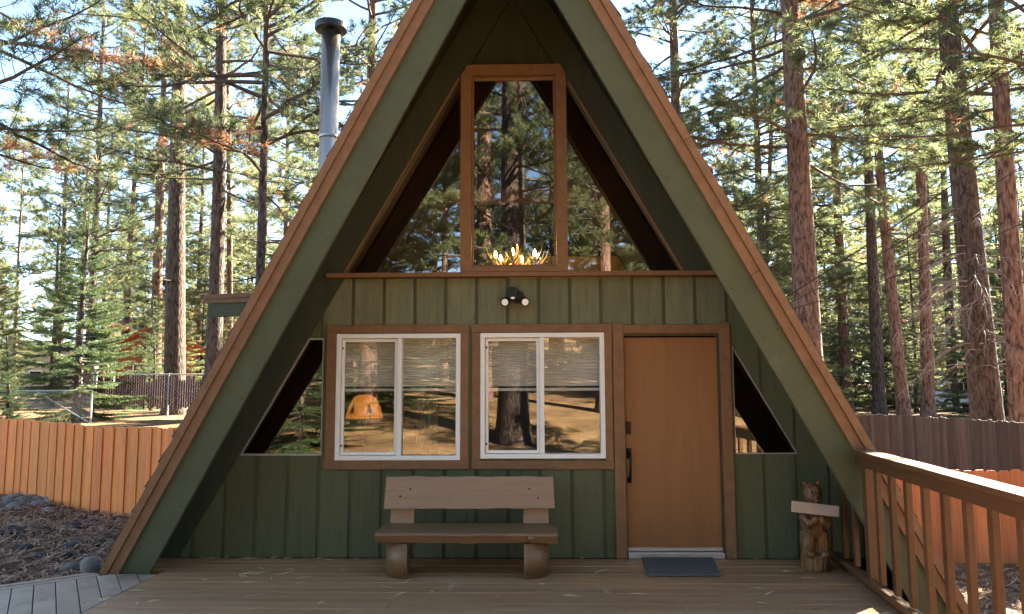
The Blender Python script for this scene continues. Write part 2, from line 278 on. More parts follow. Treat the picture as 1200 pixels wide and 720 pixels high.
# ------------------------------------------------------------------ deck
def clip(poly, lines):      # keep the side where a*x+b*y<=c
    for a, b, c in lines:
        out = []
        for i, p in enumerate(poly):
            q = poly[(i+1) % len(poly)]; dp = a*p[0]+b*p[1]-c; dq = a*q[0]+b*q[1]-c
            if dp <= 0: out.append(p)
            if (dp < 0) != (dq < 0) and dp != dq:
                t = dp/(dp-dq); out.append((p[0]+(q[0]-p[0])*t, p[1]+(q[1]-p[1])*t))
        poly = out
        if len(poly) < 3: return []
    return poly
DECK_R = 2.99
def build_deck():
    mb = MB(); mb.box(-3.0, DECK_R-.06, -4.9, -.02, -.42, -.05); mb.box(-3.42, -2.99, -.5, -.02, -.3, -.05)
    mb.xy([(-4.22, -1.12), (-3.70, -.68), (-3.14, -.68), (-3.01, -4.9), (-6.4, -4.9), (-6.4, -3.4)], -.12, -.05)
    d = obj('deck', mb, m_dark); tag(d, kind='structure')
    y = -.03; w = .14; k = 0
    while y > -4.9:
        y0, y1 = y-w, y; x0 = -3.40 if y0 > -.52 else -3.118
        xs = [x0, DECK_R] if k % 3 != 1 else [x0, (-.9, 1.35, .2)[k//3 % 3], DECK_R]
        for a, b in zip(xs, xs[1:]):
            dz = random.uniform(-.0015, .0015)
            mb = MB(); mb.box(a, b-.003, y0, y1, -.045, dz); obj('plank', mb, m_deck, d, bevel=.004)
        y -= w+(.009 if k % 2 else .005); k += 1
    # angled corner of the deck on the left
    dr = np.array([.545, -.838]); pr = np.array([.838, .545]); A = np.array([-4.28, -1.10]); B = np.array([-3.70, -.60])
    bd = (B-A)/np.linalg.norm(B-A); bn = np.array([bd[1], -bd[0]])      # towards the deck
    for i in range(-14, 8):
        c0 = np.array([-3.70, -.60]) + pr*(i*.153)
        q = [c0-dr*1.2, c0-dr*1.2+pr*.146, c0+dr*9+pr*.146, c0+dr*9]
        base = A+bn*.15
        poly = clip([tuple(p) for p in q], [(-bn[0], -bn[1], -(bn @ base)), (1, 0, -3.124), (0, 1, -.655), (0, -1, 4.9)])
        if poly: obj('plank', MB().xy(poly, -.045, random.uniform(-.0015, .0015)), m_deckold, d, bevel=.004)
    for k, (o0, o1, z) in enumerate(((.0, .072, .010), (.078, .146, .004))):
        a = A-bd*2.6; q = [a+bn*o0, B+bn*o0, B+bn*o1, a+bn*o1]
        poly = clip([tuple(p) for p in q], [(0, 1, -.655)])
        obj('border_plank', MB().xy(poly, -.13, z), m_deckold, d, bevel=.005)
build_deck()
# ------------------------------------------------------------------ cabin
APEX = 6.179; SL = 3**.5
def top_x(z): return (APEX-z)/SL
cabin = thing('a_frame_cabin', 'green A-frame cabin with brown trim, tall gable glazing and an ochre door', 'cabin')
def half(s):
    e = Vector((s*.5, 0, -.8660254)); n = Vector((s*.8660254, 0, .5))
    if s < 0: yf = lambda u: -(.58+.130*((APEX-.866*u)-.05))
    else: yf = lambda u: -(.86+.093*((APEX-.866*u)-.13))
    def P(u, nn, dy=None, y=None): return Vector((0, 0, APEX)) + e*u + n*nn + Vector((0, (yf(u)+dy) if y is None else y, 0))
    return P, yf
U1 = 7.9; YB = 7.6
def sheared(P, u0, u1, n0, n1, d0, d1):
    def uu(u, n): return -SL*n+.002 if u is None else u
    return MB().hexa([P(uu(u0, n0), n0, d0), P(u1, n0, d0), P(u1, n0, d1), P(uu(u0, n0), n0, d1), P(uu(u0, n1), n1, d0), P(u1, n1, d0), P(u1, n1, d1), P(uu(u0, n1), n1, d1)])
for s in (-1, 1):
    P, yf = half(s)
    mb = MB(); u0a, u0b = -SL*.02, -SL*.065
    mb.hexa([P(u0a, .02, .05), P(U1, .02, .05), P(U1, .02, y=YB), P(u0a, .02, y=YB), P(u0b, .065, .05), P(U1, .065, .05), P(U1, .065, y=YB), P(u0b, .065, y=YB)])
    rf = obj('roof_slope', mb, m_inner, cabin)
    u = .02
    while u < U1-.1:      # tongue-and-groove decking that shows from below
        mb = MB(); a, b = u, u+.126
        mb.hexa([P(a, 0, .05), P(b, 0, .05), P(b, 0, y=-.01), P(a, 0, y=-.01), P(a, .018, .05), P(b, .018, .05), P(b, .018, y=-.01), P(a, .018, y=-.01)])
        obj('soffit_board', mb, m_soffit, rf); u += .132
    u = -.1
    while u < U1:         # shingle courses
        a, b = u, min(u+.30, U1+.05); j = random.uniform(-.012, .012)
        mb = MB(); mb.hexa([P(a, .068, -.03+j), P(b, .080, -.03+j), P(b, .080, y=YB), P(a, .068, y=YB), P(a, .078, -.03+j), P(b, .106, -.03+j), P(b, .106, y=YB), P(a, .078, y=YB)])
        obj('shingle_course', mb, m_shingle, rf); u += .255
    obj('barge_rafter', sheared(P, None, U1, -.300, 0, .0, .045), m_greenbeam, cabin)
    for ua, ub in ((None, 3.62 if s < 0 else 4.15), (3.625 if s < 0 else 4.155, U1)): obj('fascia_board', sheared(P, ua, ub, -.064, .017, -.028, -.002), m_trim, cabin)
    for ua, ub in ((None, 5.1 if s < 0 else 2.9), (5.104 if s < 0 else 2.904, U1)): obj('fascia_trim', sheared(P, ua, ub, .021, .086, -.045, .03), m_trim, cabin)
    nl = MB()
    for k in range(13):
        for q in (-.11, -.25):
            c = P(.9+k*.54+random.uniform(-.05, .05), q+random.uniform(-.02, .02), -.0005); nl.tube([c, c+Vector((0, -.0015, 0))], .0055, 8)
    tag(obj('nail_heads', nl, m_bronze, cabin), kind='stuff')
    # rafter standing against the wall
    mb = MB(); q0, q1 = -.285, -.004
    e0, e1 = (U1, U1) if s < 0 else ((APEX-2.752+.5*q0)/.8660254, (APEX-2.752+.5*q1)/.8660254)      # right stops on the sill; left below it is a dark strip imitating shade
    mb.hexa([P(-SL*q0, q0, y=-.055), P(e0, q0, y=-.055), P(e0, q0, y=-.004), P(-SL*q0, q0, y=-.004), P(-SL*q1, q1, y=-.055), P(e1, q1, y=-.055), P(e1, q1, y=-.004), P(-SL*q1, q1, y=-.004)])
    obj('wall_rafter', mb, m_greenshade, cabin)
    for yy in (1.3, 2.6, 3.9, 5.2, 6.5):      # rafters inside
        mb = MB(); q0, q1 = -.24, -.002
        mb.hexa([P(-SL*q0, q0, y=yy), P(7.1, q0, y=yy), P(7.1, q0, y=yy+.09), P(-SL*q0, q0, y=yy+.09), P(-SL*q1, q1, y=yy), P(7.1, q1, y=yy), P(7.1, q1, y=yy+.09), P(-SL*q1, q1, y=yy+.09)])
        obj('inside_rafter', mb, m_inner, cabin)
obj('ridge_beam', MB().box(-.05, .05, -1.2, YB, APEX-.36, APEX-.075), m_greenbeam, cabin)
# wall with its openings
W1 = (-1.74, -.515, .92, 2.15); W2 = (-.32, .893, .935, 2.152); DR = (1.081, 2.012, 0, 2.14)
f = lambda a, b: (lambda x: a+b*x)
OPEN = [(W1[0]+.01, W1[1]-.01, f(W1[2]+.01, 0), f(W1[3]-.01, 0)), (W2[0]+.01, W2[1]-.01, f(W2[2]+.01, 0), f(W2[3]-.01, 0)), (DR[0], DR[1], f(-1, 0), f(DR[3], 0)),
        (-2.685, -2.023, f(.962, 0), f(.962+1.744*2.685, 1.744)), (-2.023, -1.872, f(.962, 0), f(2.116, 0)),
        (2.135, 2.745, f(.972, 0), f(2.035+1.744*2.135, -1.744))]
def ftop(x): return min(2.70, APEX-SL*abs(x)-.01)
def cells(xa, xb, split=False):
    br = sorted({xa, xb} | {q for o in OPEN for q in o[:2] if xa < q < xb} | {q for q in (-top_x(2.70), top_x(2.70), 0) if xa < q < xb}); below, above = [], []
    for a, b in zip(br, br[1:]):
        m = (a+b)/2; z = 0.0; fl = lambda x: 0.0; op = [o for o in OPEN if o[0] <= m <= o[1]]
        if not op:
            if split and -1.83 < m < 2.1: below.append((a, b, 0, 0, 2.19, 2.19, 'full')); above.append((a, b, 2.19, 2.19, ftop(a), ftop(b), 'up'))
            else: below.append((a, b, 0, 0, ftop(a), ftop(b), 'full'))
            continue
        o = op[0]
        if o[2](m) > 0: below.append((a, b, 0, 0, o[2](a), o[2](b), 'low'))
        if ftop(m) > o[3](m)+.01: above.append((a, b, o[3](a), o[3](b), max(ftop(a), o[3](a)), max(ftop(b), o[3](b)), 'up'))
    return below, above
def add_cells(mb, cs, y0, y1):
    for a, b, la, lb, ta, tb, _ in cs: mb.xz([(a, la), (b, lb), (b, tb), (a, ta)], y0, y1)
    return mb
wall = MB(); b_, a_ = cells(-3.55, 3.55); add_cells(wall, b_+a_, .014, .11)
wall = obj('front_wall', wall, m_jamb, cabin); wall.data.materials.clear(); wall.data.materials.append(M('siding_groove_paint', (.085, .092, .052), .8, .2, 5, VG))
x = -1.588-7*.3072
while x < 3.5:
    xa, xb = max(-3.55, x+.018), min(3.55, x+.3072-.018)
    if xb > xa+.02:
        b_, a_ = cells(xa, xb, True)
        full = [c for c in b_ if c[6] == 'full']
        if full and a_ and not -1.83 < (xa+xb)/2 < 2.1:      # the board reaches past a corner of an opening: one piece
            b_ = b_+a_; a_ = []
        for cs in (b_, a_):
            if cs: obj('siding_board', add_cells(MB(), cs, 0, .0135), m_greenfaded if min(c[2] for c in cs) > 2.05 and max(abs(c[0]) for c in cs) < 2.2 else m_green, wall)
    x += .3072
gable = obj('gable_wall', MB().xz([(-top_x(4.87)+.1, 4.87), (top_x(4.87)-.1, 4.87), (0, APEX-.1)], .014, .11), m_jamb, cabin)
for k in range(5):
    x0 = -.5+.2*k
    pz = [(x0+.006, 4.875), (x0+.194, 4.875), (x0+.194, APEX-SL*abs(x0+.194)-.02), (x0+.006, APEX-SL*abs(x0+.006)-.02)]
    if k == 2: pz = pz[:3]+[(0, APEX-.03)]+pz[3:]
    obj('siding_board', MB().xz(pz, 0, .0135), m_greenshade, gable)
# sliding windows
def frame(x0, x1, z0, z1, w, y0, y1):
    return [MB().xz([(x0, z0), (x1, z0), (x1-w, z0+w), (x0+w, z0+w)], y0, y1), MB().xz([(x1, z0), (x1, z1), (x1-w, z1-w), (x1-w, z0+w)], y0, y1),
            MB().xz([(x1, z1), (x0, z1), (x0+w, z1-w), (x1-w, z1-w)], y0, y1), MB().xz([(x0, z1), (x0, z0), (x0+w, z0+w), (x0+w, z1-w)], y0, y1)]
def ring(x0, x1, z0, z1, w, y0, y1):
    m = MB(); o = [(x0, z0), (x1, z0), (x1, z1), (x0, z1)]; i = [(x0+w, z0+w), (x1-w, z0+w), (x1-w, z1-w), (x0+w, z1-w)]
    vs = [(a, y0, b) for a, b in o]+[(a, y0, b) for a, b in i]+[(a, y1, b) for a, b in o]+[(a, y1, b) for a, b in i]; fs = []
    for k in range(4):
        j = (k+1) % 4; fs += [(k, j, 4+j, 4+k), (8+j, 8+k, 12+k, 12+j), (k, 8+k, 8+j, j), (4+k, 4+j, 12+j, 12+k)]
    return m.add(vs, fs)
for (x0, x1, z0, z1), tl, tr in ((W1, -1.842, -.432), (W2, -.405, .970)):
    w = obj('window', ring(x0, x1, z0, z1, .045, -.026, .10), m_white, cabin, bevel=.006)
    xm = (x0+x1)/2 + (.012 if x0 < -1 else -.005)
    obj('mullion', MB().box(xm-.022, xm+.022, -.020, .06, z0+.0455, z1-.0455), m_white, w, bevel=.004)
    obj('sash_frame', ring(x0+.05, xm-.024, z0+.05, z1-.05, .028, .004, .034), m_white, w, bevel=.003)
    obj('pane', MB().box(x0+.079, xm-.053, .016, .022, z0+.079, z1-.079), m_glassplain, w)
    obj('pane', MB().box(xm+.0225, x1-.0455, .045, .051, z0+.046, z1-.046), m_glass, w)
    obj('screen_latch', MB().box(x0+.052, x0+.066, -.004, .0035, z0+.13, z0+.15), m_black, w)
    obj('screen_latch', MB().box(x0+.052, x0+.066, -.004, .0035, z1-.15, z1-.13), m_black, w)
    for nm, q in (('trim_board', (tl, tr, 2.152+.004, 2.238)), ('trim_board', (tl, tr, .834, .917))):
        obj(nm, MB().box(q[0], q[1], -.024, -.001, q[2], q[3]), m_trim, w, bevel=.004)
    obj('trim_board', MB().box(tl+.004, x0-.002, -.022, -.001, .9175, 2.1555), m_trim, w, bevel=.004)
    obj('trim_board', MB().box(x1+.002, tr-.004, -.022, -.001, .9175, 2.1555), m_trim, w, bevel=.004)
# small slanted windows
def slant(poly, inset):
    cx = sum(p[0] for p in poly)/len(poly); cz = sum(p[1] for p in poly)/len(poly)
    k = 1-inset; ins = [(cx+(a-cx)*k, cz+(b-cz)*k) for a, b in poly]
    m = MB(); n = len(poly); vs = [(a, .0, b) for a, b in poly]+[(a, .0, b) for a, b in ins]+[(a, .05, b) for a, b in poly]+[(a, .05, b) for a, b in ins]; fs = []
    for q in range(n):
        j = (q+1) % n; fs += [(q, j, n+j, n+q), (2*n+j, 2*n+q, 3*n+q, 3*n+j), (q, 2*n+q, 2*n+j, j), (n+q, n+j, 3*n+j, 3*n+q)]
    return m.add(vs, fs), ins
for poly in ([(-2.680, .965), (-1.875, .965), (-1.875, 2.112), (-2.021, 2.112)], [(2.138, .975), (2.735, .975), (2.138, 2.02)]):
    m_, ins = slant(poly, .03); w = obj('slanted_window', m_, m_galv, cabin)
    obj('pane', MB().xz(ins, .02, .026), m_glass, w)
# gable glazing: tall middle light, two triangles, sill
w = MB(); o_ = [(-.515, 2.752), (.545, 2.752), (.545, 4.76), (.480, 4.866), (-.448, 4.866), (-.515, 4.76)]; i_ = [(-.408, 2.80), (.438, 2.80), (.438, 4.715), (.437, 4.755), (-.407, 4.755), (-.408, 4.715)]
n = 6; vs = [(a, -.085, b) for a, b in o_]+[(a, -.085, b) for a, b in i_]+[(a, .06, b) for a, b in o_]+[(a, .06, b) for a, b in i_]; fs = []
for k in range(n):
    j = (k+1) % n; fs += [(k, j, n+j, n+k), (2*n+j, 2*n+k, 3*n+k, 3*n+j), (k, 2*n+k, 2*n+j, j), (n+k, n+j, 3*n+j, 3*n+k)]
gw = obj('gable_window', w.add(vs, fs), m_trim, cabin)
obj('inner_stop', ring(-.404, .434, 2.804, 4.751, .02, -.06, -.03), m_trim, gw)
obj('pane', MB().box(-.382, .412, -.02, -.014, 2.826, 4.73), m_glass, gw)
for s, xi in ((-1, -.518), (1, .548)):
    xo = lambda z: s*(1.655-(z-2.752)/1.75)
    zt = 2.752+(1.655-abs(xi))*1.75
    poly = [(xi, 2.756), (xo(2.756), 2.756), (xi, zt)]
    g = obj('side_light', MB().xz(poly, -.02, -.014), m_glass, cabin)
    st = MB(); q = [(xo(2.76), 2.756), (xo(2.76)+s*.025, 2.756), (xi+s*.002+s*.025, zt), (xi+s*.002, zt)]; st.xz(q, -.06, -.021); obj('glazing_stop', st, m_trim, g)
obj('gable_sill', MB().box(-1.84, 2.02, -.10, -.003, 2.704, 2.748), m_trim, cabin, bevel=.004)
# door
d = obj('door', MB().box(1.092, 2.0, .045, .09, .085, 2.105), m_door, cabin, bevel=.003)
jb = MB(); jb.box(1.0815, 1.090, -.001, .10, .0, 2.118); obj('jamb', jb, m_jamb, d)
obj('jamb', MB().box(2.002, 2.0115, -.001, .10, .0, 2.118), m_jamb, d); obj('jamb', MB().box(1.0815, 2.0115, -.001, .10, 2.118, 2.139), m_jamb, d)
obj('trim_board', MB().box(.976, 1.080, -.028, -.001, .001, 2.245), m_trim, d, bevel=.004)
obj('trim_board', MB().box(2.013, 2.112, -.028, -.001, .001, 2.245), m_trim, d, bevel=.004)
obj('trim_board', MB().box(1.0805, 2.0125, -.024, -.001, 2.142, 2.226), m_trim, d, bevel=.004)
obj('threshold', MB().xz([(1.091, .001), (2.0, .001), (2.0, .055), (1.091, .055)], -.035, .10), m_alu, d, bevel=.004)
obj('door_sweep', MB().box(1.095, 1.998, .034, .0445, .062, .092), m_alu, d)
db = MB(); db.box(1.098, 1.144, .028, .0445, 1.165, 1.285); db.tube([(1.121, .03, 1.21), (1.121, .012, 1.21)], .018, 14); obj('deadbolt', db, m_bronze, d, bevel=.004)
hb = MB(); hb.box(1.098, 1.144, .028, .0445, .93, 1.03); obj('latch_plate', hb, m_bronze, d, bevel=.006)
hb = MB(); hb.tube([(1.121, .03, .99), (1.121, -.02, .985), (1.121, -.045, .94), (1.123, -.048, .86), (1.121, -.035, .78), (1.121, -.01, .735), (1.121, .04, .725)], [.012, .014, .013, .012, .013, .014, .014], 10); hb.box(1.104, 1.140, .030, .0445, .70, .75); obj('pull_handle', hb, m_bronze, d, smooth=True)
obj('thumb_latch', MB().box(1.112, 1.130, -.012, .03, 1.002, 1.012), m_bronze, d)
# inside
obj('inside_floor', MB().box(-3.4, 3.4, .12, YB-.1, -.06, -.001), m_inner, cabin)
bw = MB(); bw.xz([(-3.5, 0), (3.5, 0), (0, APEX-.1)], YB-.12, YB-.02); obj('back_wall', bw, m_inner, cabin)
obj('loft_floor', MB().box(-1.9, 1.9, 2.8, YB-.13, 2.45, 2.6), m_inner, cabin)
lw = obj('loft_wall', MB().box(-.15, 1.55, 3.02, 3.06, 2.6, 3.43), m_dark, cabin)
for k in range(11): obj('plank', MB().box(-.15+k*.155+.003, -.15+k*.155+.152, 3.0, 3.019, 2.601, 3.42), m_panel, lw)
obj('tie_beam', MB().box(-.95, .95, 2.2, 2.32, 4.0, 4.2), m_inner, cabin)
obj('partition', MB().box(-.25, -.20, 1.6, 3.5, 0, 2.44), m_inner, cabin)
obj('partition', MB().box(-3.1, -.26, 3.3, 3.36, 0, 2.44), m_dark, cabin)
# stove pipe
sp = obj('stovepipe', MB().lathe((-2.615, 2.68, 1.3), [(.128, 0), (.128, 2.9), (.131, 2.905), (.131, 2.94), (.128, 2.945), (.128, 5.30)], 28), m_steel, cabin, smooth=False)
for p in sp.data.polygons: p.use_smooth = len(p.vertices) == 4
obj('pipe_cap', MB().lathe((-2.615, 2.68, 6.60), [(.15, 0), (.222, .012), (.225, .03), (.222, .10), (.19, .115), (.0, .125)], 28), m_black, sp)
obj('clamp_band', MB().lathe((-2.615, 2.68, 5.05), [(.134, 0), (.136, .004), (.136, .03), (.134, .034)], 28), m_galv, sp)
# shed dormer on the left slope
dm = obj('dormer', MB().box(-3.7, -1.4, 2.56, 5.2, 1.1, 2.56), m_green, cabin)
obj('dormer_roof', MB().xz([(-4.22, 2.79), (-1.6, 2.88), (-1.6, 2.93), (-4.22, 2.84)], 2.44, 5.5), m_shingle, dm)
obj('dormer_fascia', MB().xz([(-4.18, 2.785), (-1.7, 2.87), (-1.7, 2.915), (-4.18, 2.845)], 2.40, 2.438), m_trim, dm)
obj('dormer_fascia', MB().xz([(-4.16, 2.725), (-1.7, 2.81), (-1.7, 2.868), (-4.16, 2.783)], 2.41, 2.438), m_trim, dm)
obj('dormer_beam', MB().xz([(-4.10, 2.55), (-1.7, 2.62), (-1.7, 2.808), (-4.10, 2.723)], 2.43, 2.52), m_greenbeam, dm)
# ------------------------------------------------------------------ things on and in the cabin
for x0, x1, lab in ((-1.70, -.55, 'grey pleated shade half lowered inside the window with the lit lamp'), (-.285, .86, 'grey pleated shade half lowered inside the window beside the door')):
    t = thing('cellular_shade', lab, 'window shade', ((x0+x1)/2, .13, 2.12), 'pleated shades in the front windows'); org = t.location
    mb = MB(); z = 2.12; k = 0; pts = []
    while z > 1.62: pts.append((.130 if k % 2 else .139, z)); z -= .0125; k += 1
    vs = [(x0, a, b) for a, b in pts]+[(x1, a, b) for a, b in pts]; n = len(pts)
    mb.add(vs, [(i, i+1, n+i+1, n+i) for i in range(n-1)]); obj('pleated_cloth', mb, m_blind, t, org)
    obj('bottom_rail', MB().box(x0, x1, .12, .145, 1.585, 1.612), m_white, t, org); obj('head_rail', MB().box(x0, x1, .115, .15, 2.123, 2.15), m_white, t, org)
t = thing('table_lamp', 'lit orange lamp with pine tree cutouts on its shade, inside left window', 'lamp', (-1.58, .55, 0)); og = t.location
ls = obj('lamp_shade', MB().lathe((-1.58, .55, 1.30), [(.195, 0), (.19, .02), (.165, .12), (.11, .22), (.06, .245)], 28), m_shade, t, og, smooth=True)
obj('lamp_stem', MB().lathe((-1.58, .55, .72), [(.09, 0), (.09, .02), (.02, .04), (.02, .6)], 14), m_bronze, t, og)
def on_shade(ang, z): r = np.interp(z-1.30, [0, .02, .12, .22], [.195, .19, .165, .11])+.003; return (-1.58+r*math.cos(ang), .55+r*math.sin(ang), z)
for a, h in ((-2.15, .12), (-1.05, .11)):
    mb = MB()
    for k in range(5):
        z0 = 1.335+k*h/5; hw = .30-.05*k; mb.add([on_shade(a-hw, z0), on_shade(a+hw, z0), on_shade(a, z0+h/3.2)], [(0, 1, 2)])
    mb.add([on_shade(a-.03, 1.315), on_shade(a+.03, 1.315), on_shade(a+.03, 1.34), on_shade(a-.03, 1.34)], [(0, 1, 2, 3)])
    obj('tree_cutout', mb, m_black, ls, og)
tb = thing('side_table', 'dark side table under the lit lamp behind the left window', 'table', (-1.58, .55, 0)); og = tb.location
obj('table_top', MB().box(-1.85, -1.3, .3, .8, .68, .718), m_inner, tb, og)
for a in (-1.82, -1.36):
    for b in (.33, .74): obj('leg', MB().box(a, a+.04, b, b+.04, 0, .68), m_inner, tb, og)
cu = MB(); pts = [(-.98+.02*k, .22+.03*math.sin(k*1.7)) for k in range(12)]
cu.add([(a, b, .02) for a, b in pts]+[(a, b, 2.3) for a, b in pts], [(i, i+1, 12+i+1, 12+i) for i in range(11)])
tag(obj('curtain', cu, m_curtain), 'tan curtain hanging inside the left window, right of the lamp', 'curtain')
# antler chandelier
ch = thing('antler_chandelier', 'antler chandelier with lit candle bulbs hanging behind the tall gable window', 'chandelier', (.02, 1.5, 3.0)); og = ch.location
mb = MB()
for k in range(44): mb.ball((.02, 1.5, 3.25+k*.04), (.009 if k % 2 else .004, .004 if k % 2 else .009, .024), 6, 4)
tag(obj('chain', mb, m_bronze, ch, og), kind='stuff')
obj('hub', MB().lathe((.02, 1.5, 3.02), [(.02, 0), (.05, .03), (.05, .10), (.02, .2), (.01, .26)], 12), m_antler, ch, og)
for k in range(6):
    a = k*math.pi/3+.35; ca, sa = math.cos(a), math.sin(a); mb = MB()
    Q = lambda r, z, da=0: (.02+r*math.cos(a+da), 1.5+r*math.sin(a+da), z)
    mb.tube([Q(.03, 3.10), Q(.12, 3.03), Q(.22, 3.035), Q(.30, 3.08), Q(.37, 3.17), Q(.40, 3.28)], [.022, .021, .019, .017, .012, .004], 8)
    for r0, da, z1 in ((.14, .5, 3.18), (.22, -.4, 3.20), (.30, .35, 3.24)): mb.tube([Q(r0, 3.04), Q(r0+.04, 3.10, da*.5), Q(r0+.05, z1, da)], [.014, .011, .003], 6)
    an = obj('antler', mb, m_antler, ch, og, smooth=True)
    obj('candle', MB().lathe(Q(.27, 3.07), [(.028, 0), (.016, .012), (.014, .07)], 8), m_antler, ch, og)
    b_ = obj('bulb', MB().lathe(Q(.27, 3.14), [(.008, 0), (.02, .025), (.014, .055), (.002, .085)], 8), m_bulb, ch, og, smooth=True)
pl = bpy.data.lights.new('chandelier_light', 'POINT'); pl.energy = 3; pl.color = (1, .66, .3); pl.shadow_soft_size = .012
po = bpy.data.objects.new('chandelier_light', pl); C.objects.link(po); po.location = (.02, 1.5, 3.3)
# twin-head floodlight
fl = thing('security_light', 'black twin-head security floodlight on the green wall above the windows', 'floodlight', (.03, 0, 2.5)); og = fl.location
obj('mounting_plate', MB().lathe((0, 0, 0), [(.066, 0), (.062, .03)], 20), m_black, fl)
fl.children[-1].rotation_euler = (math.pi/2, 0, 0); fl.children[-1].location = (.02, 0, .01)
hb = MB(); hb.xz([(-.035, 2.475), (.045, 2.475), (.045, 2.595), (-.035, 2.60)], -.115, -.02); bd_ = obj('sensor_body', hb, m_black, fl, og, bevel=.012)
obj('sensor_lens', MB().ball((.002, -.112, 2.487), (.022, .014, .012), 12, 6), m_lens, fl, og, smooth=True)
for sx in (-1, 1):
    c = Vector((.025+sx*.093, -.10, 2.452)); dv = Vector((sx*.18, -.85, -.25)).normalized()
    mb = MB(); mb.tube([c-dv*.075, c-dv*.06, c-dv*.01, c+dv*.03], [.018, .036, .044, .045], 18); h = obj('lamp_head', mb, m_black, fl, og, smooth=False)
    mb = MB(); mb.tube([c+dv*.0302, c+dv*.034], [.033, .031], 18); obj('lens', mb, m_lens, h, og)
    mb = MB(); mb.tube([(.025+sx*.02, -.04, 2.48), (.025+sx*.06, -.05, 2.465), c-dv*.06], .011, 8); obj('arm', mb, m_black, h, og)
# ------------------------------------------------------------------ bench
t = thing('log_bench', 'rustic brown log bench with plank back against the green wall', 'bench', (-.4, -.55, 0)); og = t.location
def wavy(x0, x1, n, zf, zb, yf0, yb):   # slab with a live front edge
    mb = MB(); vs = []; fs = []
    for i in range(n+1):
        x = x0+(x1-x0)*i/n; w = noise.noise((x*3.1, 0, 5)); w2 = noise.noise((x*4.3, 7, 1)); yy = yf0+.018*w; zt = zf+.006*noise.noise((x*2, 3, 3))
        vs += [(x, yy, zt-.018), (x, yy+.012, zt), (x, yb, zt), (x, yb, zb), (x, yf0+.07, zb), (x, yf0+.028+.01*w, zb+.008+.012*w2)]
    for i in range(n):
        for k in range(6): a = i*6+k; b = i*6+(k+1) % 6; fs.append((a, b, b+6, a+6))
    fs += [tuple(range(6)), tuple(range(n*6, n*6+6))[::-1]]
    return mb.add(vs, fs)
st = obj('seat', wavy(-1.165, .395, 40, .385, .295, -.83, -.33), m_bench, t, og, smooth=False)
obj('branch_knot', MB().ball((.17, -.815, .345), (.035, .03, .022), 12, 8), m_bench, st, og, smooth=True)
for x0, s in ((-.895, -1), (.108, 1)):
    mb = MB(); pts = [(x0, -.80), ]
    for k in range(1, 20): a = math.pi*k/20; pts.append((x0+s*.215*math.sin(a), -.58-.22*math.cos(a)))
    mb.xy(pts, 0, .294); lg = obj('leg', mb, m_bench, t, og)
    for p in lg.data.polygons: p.use_smooth = len(p.vertices) == 4 and abs(p.normal.z) < .1 and p.normal.x*s > -.5
mb = MB(); n = 36; vs = []; fs = []
for i in range(n+1):
    x = i/n; xt = -1.158+1.53*x; xb = -1.172+1.556*x; zt = .808+.010*noise.noise((x*9, 2, 0)); zb = .527+.008*noise.noise((x*8, 9, 0))+.006*x
    vs += [(xb, -.425, zb), (xt, -.375, zt), (xt, -.325, zt-.004), (xb, -.375, zb)]
for i in range(n):
    for k in range(4): a = i*4+k; b = i*4+(k+1) % 4; fs.append((a, b, b+4, a+4))
fs += [(0, 1, 2, 3), (n*4+3, n*4+2, n*4+1, n*4)]
bk = obj('backrest', mb.add(vs, fs), m_bback, t, og)
for q in ((-1.125, -.905, -1.100, -.905), (.098, .330, .105, .318)):
    mb = MB(); mb.hexa([(q[0], -.372, .386), (q[1], -.372, .386), (q[1], -.325, .386), (q[0], -.325, .386), (q[2], -.335, .76), (q[3], -.335, .76), (q[3], -.285, .76), (q[2], -.285, .76)])
    obj('back_support', mb, m_bback, t, og, bevel=.005)
for px, pz in ((-.935, .697), (-1.025, .635), (.155, .700), (.235, .622)):
    yy = -.425+(pz-.527)/.281*.05; mb = MB(); mb.tube([(px, yy-.0015, pz), (px, yy+.02, pz)], .010, 10); obj('bolt_hole', mb, m_black, bk, og)
# ------------------------------------------------------------------ door mat
t = obj('door_mat', MB().hexa([(1.165, -.70, .003), (1.80, -.675, .003), (1.88, -.055, .003), (1.21, -.05, .003), (1.168, -.697, .021), (1.797, -.672, .021), (1.877, -.058, .021), (1.213, -.053, .021)]), m_mat, bevel=.004)
tag(t, 'worn blue-grey rubber-backed mat lying in front of the ochre door', 'doormat')
